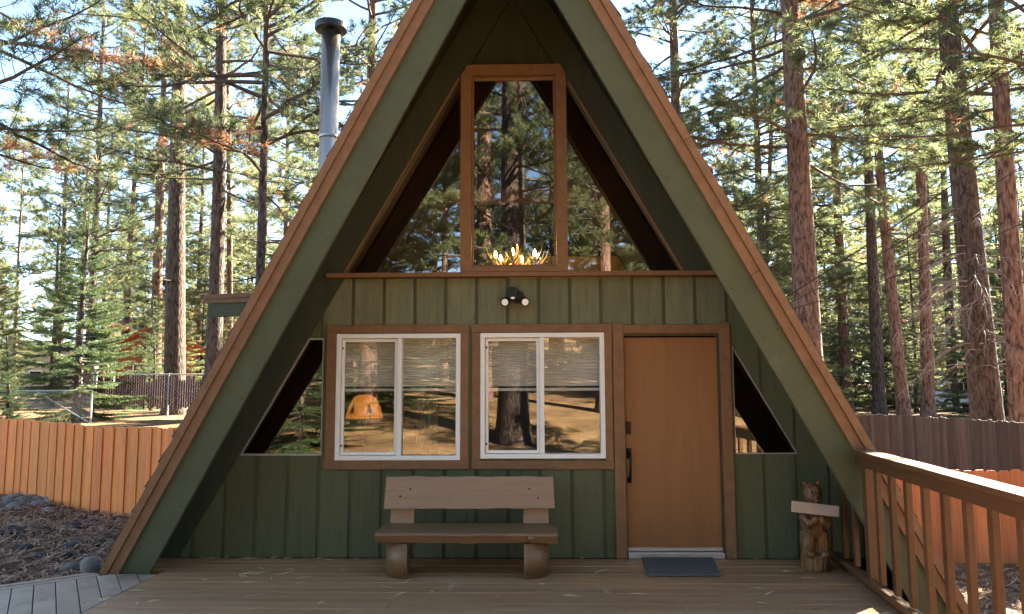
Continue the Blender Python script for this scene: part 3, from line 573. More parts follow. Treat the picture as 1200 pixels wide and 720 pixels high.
# ------------------------------------------------------------------ carved bear
def build_bear():
    bx, by = 2.70, -.42; t = thing('carved_bear', 'chainsaw-carved wooden bear standing by the railing with a blank board', 'statue', (bx, by, 0))
    m = MB()
    m.lathe((0, 0, 0), [(.118, 0), (.122, .01), (.118, .13), (.11, .14)], 24)                     # log base
    for s in (-1, 1):
        m.tube([(s*.062, -.005, .10), (s*.064, -.012, .2), (s*.058, -.006, .34)], [.060, .062, .066], 14)   # legs
        m.ball((s*.060, -.07, .15), (.046, .06, .034), 12, 8)                                      # feet
        m.tube([(s*.085, -.02, .53), (s*.105, -.05, .46), (s*.075, -.095, .415), (s*.022, -.11, .45)], [.044, .046, .042, .036], 12)   # arms folded to the board
        m.ball((s*.026, -.115, .455), (.032, .03, .036), 10, 8)
        m.ball((s*.062, .0, .752), (.026, .02, .030), 12, 8)                                       # ears
    m.ball((0, .005, .41), (.106, .095, .17), 18, 14); m.ball((0, .0, .53), (.098, .085, .09), 16, 10)
    m.ball((0, -.005, .665), (.084, .082, .098), 18, 14)                                           # head
    m.tube([(0, -.05, .645), (0, -.10, .632), (0, -.125, .628)], [.052, .043, .030], 14); m.ball((0, -.105, .60), (.032, .03, .02), 10, 8)
    me = m.mesh('bear_body'); tmp = bpy.data.objects.new('bear_tmp', me); C.objects.link(tmp)
    r = tmp.modifiers.new('r', 'REMESH'); r.mode = 'VOXEL'; r.voxel_size = .007
    sm = tmp.modifiers.new('s', 'SMOOTH'); sm.iterations = 3; sm.factor = .5
    dg = bpy.context.evaluated_depsgraph_get(); me2 = bpy.data.meshes.new_from_object(tmp.evaluated_get(dg)); bpy.data.objects.remove(tmp)
    for v in me2.vertices:      # gouge marks
        c = v.co; k = noise.noise((c.x*75, c.y*75, c.z*14))*.006+noise.noise((c.x*26, c.y*26, c.z*10))*.006; v.co = c+v.normal*k
    put('body', me2, m_bear, t, smooth=True)
    for s in (-1, 1):
        e = put('eye', MB().ball((s*.032, -.083, .682), (.012, .009, .010), 8, 6).mesh('eye'), m_beardk, t, smooth=True)
    put('nose', MB().ball((0, -.147, .640), (.020, .012, .013), 10, 6).mesh('nose'), m_beardk, t, smooth=True)
    put('mouth', MB().ball((0, -.130, .604), (.022, .010, .008), 10, 6).mesh('mouth'), m_beardk, t, smooth=True)
    b = MB(); b.hexa([(2.46, by-.150, .528), (2.872, by-.145, .480), (2.872, by-.128, .480), (2.46, by-.133, .528), (2.466, by-.150, .622), (2.878, by-.145, .574), (2.878, by-.128, .574), (2.466, by-.133, .622)])
    tag(obj('blank_board', b, m_sign, bevel=.003), 'short pale blank board held across the chest of the carved bear', 'sign board')
build_bear()
# ------------------------------------------------------------------ railing
t = thing('deck_railing', 'brown wooden deck railing with square balusters along the right edge of the deck', 'railing', (2.9, -1, 0)); og = t.location
rx = lambda y: 2.915+.100*(y+1.03)
def along(y0, y1, a0, a1, z0, z1): return MB().hexa([(rx(y0)+a0, y0, z0), (rx(y0)+a1, y0, z0), (rx(y1)+a1, y1, z0), (rx(y1)+a0, y1, z0), (rx(y0)+a0, y0, z1), (rx(y0)+a1, y0, z1), (rx(y1)+a1, y1, z1), (rx(y1)+a0, y1, z1)])
obj('cap_rail', along(-4.75, -1.00, -.085, .075, 1.066, 1.104), m_rail, t, og, bevel=.006)
obj('upper_rail', along(-4.75, -1.00, -.062, -.026, .975, 1.065), m_rail, t, og, bevel=.004)
obj('lower_rail', along(-4.75, -.08, -.062, -.024, .055, .10), m_rail, t, og, bevel=.004)
obj('kick_board', along(-4.75, -.08, -.014, .028, .002, .085), m_rail, t, og, bevel=.004)
for y in (-1.06, -4.7): obj('post', along(y-.045, y+.045, -.024, .066, -.35 if y > -1.5 else .086, 1.065), m_rail, t, og, bevel=.004)
y = -.42
while y > -4.6:
    if min(abs(y-p) for p in (-1.06, -4.7)) > .1:
        top = 1.064 if y < -1.1 else min(1.0, (APEX-SL*(rx(y)+.03))-.02)
        obj('baluster', along(y-.03, y+.03, -.022, .020, .1005, top), m_rail, t, og, bevel=.003)
    y -= .297 if y < -1.2 else .30
# ------------------------------------------------------------------ fences
def board_mesh(w, h, th, ear):
    return MB().xz([(0, 0), (w, 0), (w, h-ear), (w-ear, h), (ear, h), (0, h-ear)], 0, th)
def board_fence(name, label, pts, w, gap, h, mat, th=.02, ear=.03, over=.0, jitter=.012, group=None, rails=True, lean=.004, vary=(.97, 1.03)):
    org = Vector((*pts[0], gz(*pts[0]))); t = thing(name, label, 'fence', org, group)
    me = [board_mesh(w*k, h, th, ear).mesh('fence_board') for k in (1, 1, 1)]
    for m in me: m.materials.append(mat)
    for (xa, ya), (xb, yb) in zip(pts, pts[1:]):
        L = math.hypot(xb-xa, yb-ya); ang = math.atan2(yb-ya, xb-xa); n = int(L/(w+gap)); nx, ny = math.sin(ang), -math.cos(ang)
        u = 0.0; i = 0
        while u < L:
            kx = random.uniform(*vary); x = xa+(xb-xa)*u/L; y = ya+(yb-ya)*u/L; off = (over if i % 2 else 0)+random.uniform(0, .006 if over else .002)
            o = put('fence_board', random.choice(me), mat, t); o.location = (x+nx*off-org.x, y+ny*off-org.y, gz(x, y)+random.uniform(-jitter, jitter)-org.z-.03)
            o.rotation_euler = (random.uniform(-lean, lean), random.uniform(-lean, lean), ang); o.scale = (kx, 1, 1); u += w*kx+gap*(1 if not over else random.uniform(.6, 1.4)); i += 1
        if rails:
            for rz in (.22, .5, h-.22):
                za, zb = gz(xa, ya)+rz, gz(xb, yb)+rz; q = .045
                mb = MB(); bx_, by_ = -nx*(th+.004), -ny*(th+.004)
                mb.hexa([(xa+bx_, ya+by_, za), (xb+bx_, yb+by_, zb), (xb+bx_-nx*q, yb+by_-ny*q, zb), (xa+bx_-nx*q, ya+by_-ny*q, za), (xa+bx_, ya+by_, za+.09), (xb+bx_, yb+by_, zb+.09), (xb+bx_-nx*q, yb+by_-ny*q, zb+.09), (xa+bx_-nx*q, ya+by_-ny*q, za+.09)])
                obj('fence_rail', mb, mat, t, org)
    return t
board_fence('cedar_fence', 'fresh orange cedar fence left of the cabin behind the rock bed', [(-13.2, 7.6), (-8.55, 5.05), (-4.2, 2.25)], (.172), -.02, 1.25, m_cedar, over=.013, ear=.025, vary=(.72, 1.12), lean=.003)
board_fence('cedar_fence', 'reddish dog-eared cedar fence right of the cabin beyond the railing', [(4.0, 2.92), (11.5, 2.55)], .152, .001, 1.22, m_cedar2, ear=.03)
board_fence('grape_stake_fence', 'weathered grey curving stake fence behind the reddish fence on the right', [(4.2, 10.0), (6.2, 9.75), (8.0, 9.2), (9.0, 8.3), (9.7, 7.2), (10.2, 5.6), (10.4, 3.4)], .074, -.004, 1.60, m_greyfence, th=.03, ear=.012, jitter=.02, rails=True)
def chain_net(mb, x0, x1, z0, z1, y, s=.085, r=.0035):
    L = x1-x0; H = z1-z0; k = -int(H/s)
    while k*s < L:
        for sg in (1, -1):
            a = k*s; u0, u1 = max(0, a), min(L, a+H)
            if u1 > u0+.02:
                p = (x0+u0, y, z0+(u0-a)); q = (x0+u1, y, z0+(u1-a))
                if sg < 0: p = (x0+L-u0, y+.004, p[2]); q = (x0+L-u1, y+.004, q[2])
                mb.tube([p, q], r, 3, False)
        k += 1
def chainlink():
    t = thing('chain_link_fence', 'chain-link fence with dark maroon privacy slats behind the orange fence', 'fence', (-16.15, 20.4, .5)); og = t.location
    xs = [-16.15, -13.35, -10.6, -7.8]
    for i, x in enumerate(xs): obj('post', MB().tube([(x, 20.4, .3), (x, 20.4, 2.08+(.08 if i == 0 else 0))], .055 if i == 0 else .032, 10), m_galv, t, og)
    obj('top_rail', MB().tube([(-16.15, 20.4, 2.03), (-7.8, 20.4, 2.05)], .024, 8), m_galv, t, og)
    mb = MB(); chain_net(mb, -16.15, -7.8, .52, 2.02, 20.37, .14, .0022); tag(obj('wire_mesh', mb, m_galv, t, og), kind='stuff')
    mb = MB(); x = -16.05
    while x < -7.9:
        if random.random() > .05: z0 = .80+random.uniform(-.06, .1)+(random.random() < .1)*.25; mb.box(x, x+.078, 20.385, 20.395, z0, 2.0-random.random()**6*.3)
        x += .088
    tag(obj('privacy_slats', mb, m_maroon, t, og), kind='stuff')
    g = thing('chain_link_gate', 'low chain-link gate with diagonal brace left of the maroon slat fence', 'gate', (-16.0, 18.4, .2)); og = g.location
    for x in (-17.9, -15.05): obj('gate_post', MB().tube([(x, 18.4, .1), (x, 18.4, 1.48)], .030, 10), m_galv, g, og)
    obj('top_rail', MB().tube([(-17.9, 18.4, 1.46), (-15.05, 18.4, 1.46)], .026, 8), m_galv, g, og); obj('bottom_rail', MB().tube([(-17.9, 18.4, .33), (-15.05, 18.4, .33)], .022, 8), m_galv, g, og)
    obj('brace', MB().tube([(-17.0, 18.38, 1.45), (-15.06, 18.38, .34)], .018, 8), m_galv, g, og)
    mb = MB(); chain_net(mb, -17.9, -15.05, .34, 1.45, 18.42, .085); tag(obj('wire_mesh', mb, m_galv, g, og), kind='stuff')
chainlink()
# ------------------------------------------------------------------ stones and litter
def stone(seed, n=2):
    bm = bmesh.new(); bmesh.ops.create_icosphere(bm, subdivisions=n, radius=1)
    for v in bm.verts:
        k = 1+.22*noise.noise(v.co*1.1+Vector((seed*7, 0, 0)))+.07*noise.noise(v.co*2.7+Vector((0, seed*5, 0))); v.co *= k
    me = bpy.data.meshes.new('stone'); bm.to_mesh(me); bm.free(); return me
st_l = [stone(i) for i in range(4)]; st_d = [stone(i+10) for i in range(4)]
for m in st_l: m.materials.append(m_rock)
for m in st_d: m.materials.append(m_lava)
def put_stone(x, y, r, dark, label, group):
    o = put('river_stone' if not dark else 'dark_stone', random.choice(st_d if dark else st_l), None, smooth=True)
    o.location = (x, y, gz(x, y)+r*.25); o.scale = (r*random.uniform(.9, 1.4), r*random.uniform(.8, 1.1), r*random.uniform(.5, .75)); o.rotation_euler = (random.uniform(-.2, .2), random.uniform(-.2, .2), random.uniform(0, 6.28))
    tag(o, label, 'stone', group)
def rnd_spot(fn, n, rmin):
    out = []; tries = 0
    while len(out) < n and tries < 6000:
        tries += 1; p = fn()
        if all((p[0]-q[0])**2+(p[1]-q[1])**2 > (rmin+(p[2]+q[2])*.55)**2 for q in out): out.append(p)
    return out
def on_ground(px, py, z=-.14):
    d = ray(px, py); t = (z-CAM[2])/d[2]; return CAM[0]+d[0]*t, CAM[1]+d[1]*t
def f_light(): return (*on_ground(random.uniform(-60, 64), 583+random.random()**1.4*18), random.uniform(.05, .125))
for x, y, r in rnd_spot(f_light, 44, -.02): put_stone(x, y, r, False, 'rounded grey river stone heaped at the foot of the orange fence', 'river stones by the orange fence')
def f_dark(): return (*on_ground(random.uniform(-40, 135), random.uniform(600, 662)), random.uniform(.035, .085))
for x, y, r in rnd_spot(lambda: next(p for p in iter(f_dark, None) if p[1] > -1.10+(p[0]+4.28)*.862+.12 and p[0] < -3.95), 30, .12): put_stone(x, y, r, True, 'dark stone half buried in brown pine needles left of the deck', 'dark stones in the needle bed')
o = put('boulder', stone(31, 3), m_rock, smooth=True); o.location = (-3.98, -.22, gz(-3.98, -.22)+.08); o.scale = (.085, .075, .105); tag(o, 'grey boulder touching the lower left end of the roof', 'boulder')
o = put('boulder', stone(35, 3), m_rock, smooth=True); o.location = (-4.22, -.12, gz(-4.22, -.12)+.04); o.scale = (.10, .08, .065); o.rotation_euler = (0, 0, 1); tag(o, 'small flat grey stone beside the boulder at the deck corner', 'stone')
def litter(name, label, cat, spots, mat, ln, wd, lift, mat_idx=None):
    vs, fs = [], []
    for x, y, z in spots:
        a = random.uniform(0, 6.283); l = random.uniform(*ln)
        for k in range(random.choice((1, 2, 3, 3))):
            b = a+random.uniform(-.35, .35); L = l*random.uniform(.75, 1); dx, dy = math.cos(b), math.sin(b); px, py = -dy*wd, dx*wd; rise = random.uniform(0, lift); bow = random.uniform(-.07, .07)*L
            i = len(vs); mx_, my_ = x+dx*L/2-dy*bow, y+dy*L/2+dx*bow
            vs += [(x-px, y-py, z), (x+px, y+py, z+.002), (mx_-px, my_-py, z+rise*.6+.001), (mx_+px, my_+py, z+rise*.6+.003), (x+dx*L, y+dy*L, z+rise*.3+.001)]
            fs += [(i, i+2, i+3, i+1), (i+2, i+4, i+3)]
    me = bpy.data.meshes.new(name); me.from_pydata(vs, [], fs)
    ta = me.attributes.new('tint', 'FLOAT', 'FACE'); ta.data.foreach_set('value', np.repeat(np.random.default_rng(3).random(len(fs)//2), 2).astype(np.float32))
    return tag(put(name, me, mat), label, cat, kind='stuff')
sp_ = []
for _ in range(150):
    y = -.06-random.random()**.9*2.6; x = random.uniform(-3.3, 2.8)
    if not (1.1 < x < 1.95 and y > -.75) and not (-1.2 < x < .45 and -.9 < y < -.25): sp_.append((x, y, .004))
for _ in range(40): sp_.append((random.uniform(-3.2, 2.7), random.uniform(-.10, -.03), .004))
litter('deck_needles', 'pale dry pine needles scattered on the brown deck', 'pine needles', sp_, m_straw, (.08, .20), .0021, .012)
sp_ = []
for _ in range(12000):
    x = random.uniform(-9.5, -3.75); y = random.uniform(-2.2, 4.6)
    bl = (y+1.10)-(x+4.28)*.862
    if bl > .03 and y < 4.9-.62*(x+8.55) and (x < -3.72-.0*y): sp_.append((x, y, gz(x, y)+random.uniform(.004, .03)))
litter('needle_bed', 'brown fallen pine needles covering the ground left of the deck', 'pine needles', sp_, m_needlebrown, (.12, .25), .0048, .07)
sp_ = []
for _ in range(7000):
    x = random.uniform(3.2, 9); y = random.uniform(-3.5, 2.6); sp_.append((x, y, gz(x, y)+random.uniform(.004, .03)))
litter('needle_bed', 'brown fallen pine needles on the ground beyond the railing', 'pine needles', sp_, m_needlebrown, (.12, .25), .0048, .07)
# ------------------------------------------------------------------ trees
def needles_mesh(name, pos, dirs, ln, wd, K, tint, spread=1.0, seed=0):
    """Tufts: K thin blades round each twig direction, tint per tuft."""
    r = np.random.default_rng(seed); T = len(pos)
    d = np.repeat(dirs, K, 0); p = np.repeat(pos, K, 0)
    v = r.normal(size=(T*K, 3)); v /= np.linalg.norm(v, axis=1)[:, None]
    nd = d*(.55+r.random((T*K, 1))*.5)+v*spread; nd /= np.linalg.norm(nd, axis=1)[:, None]
    l = (ln*(.7+.5*r.random(T*K)))[:, None]
    side = np.cross(nd, r.normal(size=(T*K, 3))); side /= np.linalg.norm(side, axis=1)[:, None]; side *= wd
    back = d*(r.random((T*K, 1))*.06)
    b = p-back
    V = np.stack([b-side*.6, b+side*.6, b+nd*l*.55+side, b+nd*l], 1).reshape(-1, 3)
    n = T*K; idx = np.arange(n)*4; F = np.stack([idx, idx+1, idx+2, idx+3], 1)
    me = bpy.data.meshes.new(name); me.vertices.add(n*4); me.vertices.foreach_set('co', V.astype(np.float32).ravel())
    me.loops.add(n*4); me.loops.foreach_set('vertex_index', F.ravel().astype(np.int32)); me.polygons.add(n)
    me.polygons.foreach_set('loop_start', (np.arange(n)*4).astype(np.int32)); me.polygons.foreach_set('loop_total', np.full(n, 4, np.int32))
    me.update(calc_edges=True)
    at_ = me.attributes.new('tint', 'FLOAT', 'FACE'); at_.data.foreach_set('value', np.repeat(tint, K).astype(np.float32))
    return me
def make_pine(seed, H=28., cb=.28, nb=64, Lmax=3.6, K=19, dead=.03, ln=.20, dead_limbs=10, gap=0, wd=.0092, tm=.40, wood_too=True):
    R = random.Random(seed); wood = MB(); P, D, T = [], [], []
    for i in range(nb):
        rel = (i+R.random())/nb; z = H*(cb+(.985-cb)*rel**.92); L = Lmax*((1-rel)**.62)*(.62+.38*min(1, rel/.12))*R.uniform(.65, 1.15)+.35
        az = R.uniform(0, 6.283); el = math.radians(R.uniform(-26, 16)+rel*40); dv = Vector((math.cos(az)*math.cos(el), math.sin(az)*math.cos(el), math.sin(el)))
        p = Vector((0, 0, z))+Vector((math.cos(az), math.sin(az), 0))*.05; pts = [p.copy()]; ns = 8; turn = R.uniform(-.25, .25); base_t = R.random()
        browny = R.random() < dead
        for k in range(ns):
            dv = (dv+Vector((R.uniform(-.24, .24)-turn*dv.y*.3, R.uniform(-.24, .24)+turn*dv.x*.3, R.uniform(-.13, .15)+.05*(k > 4)))).normalized(); p = p+dv*L/ns; pts.append(p.copy())
        r0 = .012+.010*L; wood.tube(pts, [r0*(1-.85*k/ns)+.004 for k in range(ns+1)], 5, False)
        ntw = int(5+L*3.8)
        for j in range(ntw):
            tt = .28+.72*(j+R.random())/ntw; q = min(ns-1, int(tt*ns)); a = pts[q].lerp(pts[q+1], tt*ns-q); ax = (pts[q+1]-pts[q]).normalized()
            sd = ax.cross(Vector((0, 0, 1))).normalized()*(1 if j % 2 else -1); tl = (.25+.24*L*(1.1-tt))*R.uniform(.6, 1.25)
            td = (ax*R.uniform(.35, .9)+sd*R.uniform(.5, 1)+Vector((0, 0, R.uniform(-.25, .45)))).normalized(); tp = [a]
            for k in range(3):
                td = (td+Vector((R.uniform(-.2, .2), R.uniform(-.2, .2), R.uniform(-.05, .22)))).normalized(); tp.append(tp[-1]+td*tl/3)
            wood.tube(tp, [.010, .008, .006, .004], 3, False)
            m = max(2, int(tl/.13))
            for k in range(m):
                if R.random() < gap: continue
                s_ = 1-.62*k/m; q2 = min(2, int(s_*3*.999)); c = tp[q2].lerp(tp[q2+1], s_*3-q2)
                c = c+Vector((R.uniform(-.07, .07), R.uniform(-.07, .07), R.uniform(-.04, .07)))
                P.append(c); D.append(td); T.append(1. if browny or R.random() < dead*.4 else min(.9, max(0, R.gauss(tm, .22)+(base_t-.5)*.3)))
        for k in range(3): P.append(pts[-1]-dv*.13*k); D.append(dv); T.append(min(.9, max(0, R.gauss(.5, .2))))
    for i in range(dead_limbs):      # bare stubs under the crown
        z = H*cb*R.uniform(.3, 1); az = R.uniform(0, 6.283); L = R.uniform(.5, 1.9); p = Vector((0, 0, z)); dv = Vector((math.cos(az), math.sin(az), R.uniform(-.4, .1))).normalized(); pts = [p]
        for k in range(5): dv = (dv+Vector((R.uniform(-.25, .25), R.uniform(-.25, .25), R.uniform(-.2, .2)))).normalized(); pts.append(pts[-1]+dv*L/5)
        wood.tube(pts, [.022, .017, .013, .010, .007, .003], 4, False)
    wm = bpy.data.meshes.new('limbs'); wm.from_pydata(wood.v, [], wood.f); wm.materials.append(m_twig)
    nm = needles_mesh('crown', np.array([tuple(v) for v in P]), np.array([tuple(v) for v in D]), ln, wd, K, np.array(T), .85, seed); nm.materials.append(m_pine)
    return wm, nm
def make_fir(seed, H=11., nb=120, Lr=.27):
    R = random.Random(seed); wood = MB(); P, D, T = [], [], []
    for i in range(nb):
        rel = ((i+R.random())/nb); z = H*(.03+.96*rel); L = Lr*H*(1-rel)**.85*R.uniform(.75, 1.1)+.12
        az = R.uniform(0, 6.283); el = math.radians(-18+rel*50+R.uniform(-6, 6)); dv = Vector((math.cos(az)*math.cos(el), math.sin(az)*math.cos(el), math.sin(el)))
        p = Vector((0, 0, z)); pts = [p.copy()]; ns = 6
        for k in range(ns): dv = (dv+Vector((R.uniform(-.06, .06), R.uniform(-.06, .06), .06))).normalized(); p = p+dv*L/ns; pts.append(p.copy())
        wood.tube(pts, [.008+.007*L*(1-k/ns) for k in range(ns+1)], 4, False); bt = R.random()
        n = int(L/.085)+2
        for j in range(n):
            tt = .15+.85*(j+.5)/n; q = min(ns-1, int(tt*ns)); a = pts[q].lerp(pts[q+1], tt*ns-q); ax = (pts[q+1]-pts[q]).normalized(); sv = ax.cross(Vector((0, 0, 1))).normalized()
            for sg in (1, -1):
                tl = (.10+.42*L*(1-tt)*.75)*R.uniform(.7, 1.1); td = (ax*.75+sv*sg+Vector((0, 0, R.uniform(-.22, .02)))).normalized(); m = max(1, int(tl/.085))
                for k in range(m): P.append(a+td*tl*(k+.3)/m+Vector((0, 0, -.10*tl*(k/m)))); D.append(td); T.append(min(.88, max(0, .25+.45*(k/m)*R.random()+.25*bt+R.gauss(0, .08))))
    wm = bpy.data.meshes.new('limbs'); wm.from_pydata(wood.v, [], wood.f); wm.materials.append(m_twig)
    nm = needles_mesh('crown', np.array([tuple(v) for v in P]), np.array([tuple(v) for v in D]), .095, .0105, 6, np.array(T), .62, seed); nm.materials.append(m_fir)
    return wm, nm
PINES = [make_pine(1, cb=.22, nb=86, Lmax=4.2), make_pine(2, cb=.28, nb=78, Lmax=3.9, dead=.04), make_pine(3, cb=.17, nb=92, Lmax=4.0, dead=.03), make_pine(4, cb=.36, nb=70, Lmax=3.8), make_pine(5, cb=.11, nb=98, Lmax=3.5, dead=.04)]
FARP = [make_pine(31, H=24., cb=.05, nb=105, Lmax=3.6, K=11, ln=.28, wd=.0175, tm=.58, dead=.02), make_pine(32, H=24., cb=.10, nb=95, Lmax=3.3, K=11, ln=.28, wd=.0175, tm=.50, dead=.03), make_pine(33, H=24., cb=.03, nb=110, Lmax=3.0, K=11, ln=.27, wd=.0175, tm=.64, dead=.02)]
YOUNG = make_pine(8, H=15., cb=.36, nb=58, Lmax=3.3, K=16, dead=.03)
FIRS = [make_fir(21, nb=165), make_fir(22, nb=105, Lr=.24)]
def trunk_mesh(H, r, seed, sides=14, bend=.0):
    R = random.Random(seed); zs = [-.3, 0, .25, .7, 1.5]+[3+k*(H-3)/12 for k in range(13)]; pts, rad = [], []
    bx, by = R.uniform(-1, 1)*bend, R.uniform(-1, 1)*bend
    for z in zs:
        t = max(0, z)/H; fl = 1+.35*math.exp(-max(0, z)/.45); pts.append((bx*math.sin(t*5), by*math.sin(t*4), z)); rad.append(max(.02, r*fl*(1-t)**.75 if t < 1 else .02))
    mb = MB().tube(pts, rad, sides); mb.v = [(x*(1+.05*noise.noise((x*3, y*3, z*.8))), y*(1+.05*noise.noise((x*3+9, y*3, z*.8))), z) for x, y, z in mb.v]
    return mb
KN = [0]
def tree(name, label, x, y, H, r, kind, lean=(0, 0), rot=None, group=None, bk=None, wide=1., cat='tree', base=28., sides=14):
    KN[0] += 1; t = thing(name, label, cat, (x, y, gz(x, y)), group); t.rotation_euler = (-lean[1], lean[0], 0)
    tr = trunk_mesh(H, r, KN[0], sides, .1); me = tr.mesh('trunk'); o = put('trunk', me, bk or m_bark, t, smooth=True)
    k = H/base; a = random.uniform(0, 6.283) if rot is None else rot
    for nm, m in (('limbs', kind[0]), ('crown', kind[1])):
        c = put(nm, m, None, t); c.scale = (k*wide, k*wide, k); c.rotation_euler = (0, 0, a)
    return t
def spot(b, tpx, w, D):
    """Foot, lean and radius of a trunk whose line runs between two sightings at distance D."""
    p = at(*b, D); dy = p[1]; d = ray(*tpx); q = CAM+d*((dy-CAM[1])/d[1]); lean = math.atan2(q[0]-p[0], q[2]-p[2]); x = p[0]-(p[2]-gz(p[0], dy))*math.tan(lean)
    return x, dy, lean, w/FPX*D/2
NAMED = [  # foot px, top px, width px, distance, height, crown, words
    ((205, 449), (212, 0), 25, 30, 31, 3, 'thickest dark-barked pine left of the cabin, behind the maroon slat fence', m_bark2),
    ((249, 420), (257, 0), 20, 27, 29, 1, 'tall pine trunk left of the cabin, rising just behind the small dormer roof', m_bark2),
    ((182, 440), (195, 0), 14, 42, 30, 3, 'slender pinkish pine just left of the thickest dark trunk', m_bark),
    ((145, 430), (162, 160), 9, 48, 27, 1, 'thin leaning pine above the rust-red house on the left', m_bark),
    ((104, 420), (116, 150), 11, 38, 25, 2, 'pine rising out of the dark fir left of the rust-red house', m_bark2),
    ((268, 400), (267, 100), 9, 46, 29, 3, 'thin pinkish pine just right of the dormer pine', m_bark),
    ((336, 300), (340, 0), 8, 44, 28, 0, 'thin pine left of the steel stovepipe', m_bark2),
    ((70, 420), (77, 200), 8, 50, 25, 2, 'slim pine at the far left, left of the dark fir', m_bark2),
    ((950, 449), (925, 0), 33, 22, 30, 1, 'thick reddish pine trunk right of the roof slope', m_bark),
    ((893, 330), (881, 0), 12, 38, 29, 3, 'left stem of the pair of slim pines between roof and thick reddish trunk', m_bark),
    ((897, 330), (908, 60), 8, 38.4, 27, 1, 'right stem of the pair of slim pines beside the thick reddish trunk', m_bark),
    ((992, 450), (970, 0), 13, 36, 30, 0, 'slim straight pine next right of the thick reddish trunk', m_bark),
    ((1031, 480), (1014, 60), 15, 33, 29, 3, 'second slim pine right of the thick reddish trunk', m_bark2),
    ((1060, 490), (1022, 60), 15, 29, 28, 1, 'pine leaning left behind the curve of the grey stake fence', m_bark),
    ((1088, 490), (1070, 100), 15, 31, 29, 3, 'pine left of the parked car beyond the grey stake fence', m_bark),
    ((1118, 486), (1106, 200), 12, 40, 26, 1, 'dark pine in front of the parked car', m_bark2),
    ((1158, 500), (1116, 60), 36, 19, 29, 3, 'massive leaning pine behind the bare grey twigs at right', m_bark2),
    ((1198, 500), (1171, 0), 25, 18, 30, 1, 'rightmost tall pine cut by the edge of the picture', m_bark),
]
for b, tp, w, D, H, kd, lab, bk in NAMED:
    x, y, ln, r = spot(b, tp, w, D); tree('pine_tree', lab, x, y, H, r, PINES[kd], (ln, 0), bk=bk, group='pines around the cabin', wide=1.25 if D < 25 else 1.05)
x, y, ln, r = spot((302, 340), (311, 40), 13, 19); tree('young_pine_tree', 'young branching pine between the dormer pine and the steel stovepipe', x, y, 19, r, YOUNG, (ln, 0), bk=m_bark2, base=15., rot=1.1)
x, y, ln, r = spot((-70, 449), (-60, 40), 16, 16); tree('young_pine_tree', 'young pine left of the picture reaching its boughs into the top left corner', x, y, 19, r, YOUNG, (ln, 0), bk=m_bark2, base=15., rot=4.0)
for px, D, H, lab, k in ((92, 27, 8.6, 'broad dark fir in front of the rust-red house on the left', 0), (60, 40, 11, 'tall pale-green fir at the far left of the picture', 1), (178, 34, 5.0, 'small fir boughs above the maroon slat fence', 1),
                      (8, 20.5, 2.9, 'low dark young fir at the left edge behind the orange fence', 0), (1055, 44, 9, 'fir with drooping boughs between the pines on the right', 0), (1180, 40, 11, 'tall fir behind the rightmost pine', 1), (985, 50, 8, 'young fir at the foot of the slim pines on the right', 1), (962, 24, 2.2, 'small green fir sapling beside the lower right roof edge', 0), (1140, 34, 7.5, 'fir behind the massive leaning pine', 1)):
    p = at(px, 449, D); tree('fir_tree', lab, p[0], p[1], H, .016*H, FIRS[k], bk=m_bark2, base=11., sides=8, wide=1.15 if H < 6 else (1.2 if D < 30 else .95))
# far forest
taken = [spot(q[0], q[1], q[2], q[3])[:2] for q in NAMED]; far = []
R2 = random.Random(11); tries = 0
while len(far) < 190 and tries < 5000:
    tries += 1; D = 42+R2.random()**.75*88; px = R2.uniform(-140, 1340)
    if 20 < px < 105 and R2.random() < .7: continue
    if 445 < px < 760 and D < 80: continue
    if 118 < px < 178 and D < 70: continue
    p = at(px, 449, D)
    if all(math.hypot(p[0]-q[0], p[1]-q[1]) > 2.6 for q in taken+far): far.append((p[0], p[1]))
for x, y in far:
    left = x < 0
    lb = 'distant sunlit pine deep in the forest left of the cabin' if left else 'distant sunlit pine deep in the forest right of the cabin'
    big = R2.random() < .3
    tree('pine_tree', lb, x, y, R2.uniform(23, 31) if big else R2.uniform(9, 25), R2.uniform(.22, .36) if big else R2.uniform(.1, .22), PINES[R2.choice((0, 1, 2, 4))] if big else FARP[R2.randrange(3)], (R2.uniform(-.03, .03), R2.uniform(-.03, .03)), group='distant pines left' if left else 'distant pines right', bk=R2.choice((m_bark, m_bark2)), sides=8, base=28. if big else 24., wide=1. if big else R2.uniform(1, 1.3))
# sunlit young pines between the trunks
under = []; tries = 0
while len(under) < 64 and tries < 4000:
    tries += 1; D = R2.uniform(32, 60); px = R2.uniform(820, 1290) if R2.random() < .6 else R2.uniform(-60, 420)
    if 20 < px < 180: continue
    p = at(px, 449, D)
    if all(math.hypot(p[0]-q[0], p[1]-q[1]) > 1.9 for q in taken+far+under): under.append((p[0], p[1]))
for x, y in under:
    side_ = 'left' if x < 0 else 'right'
    tree('young_pine_tree', f'bushy pale-green young pine among the trunks {side_} of the cabin', x, y, R2.uniform(4.5, 12), R2.uniform(.06, .12), FARP[R2.randrange(3)], (R2.uniform(-.03, .03), 0), group=f'young pines {side_}', bk=m_bark2, sides=8, base=24., wide=R2.uniform(1.5, 2.1))
tree('pine_tree', 'pine beyond the right edge reaching its boughs into the top right corner', *at(1330, 449, 13.5)[:2], 23, .22, PINES[1], group='pines around the cabin', wide=1.5)
tree('pine_tree', 'pine behind the cabin showing above the right roof slope', *at(800, 449, 27)[:2], 27, .28, PINES[2], group='pines around the cabin', wide=1.2)
tree('pine_tree', 'pine behind the cabin showing above the left roof slope', *at(430, 449, 26)[:2], 27, .26, PINES[0], group='pines around the cabin', wide=1.2)
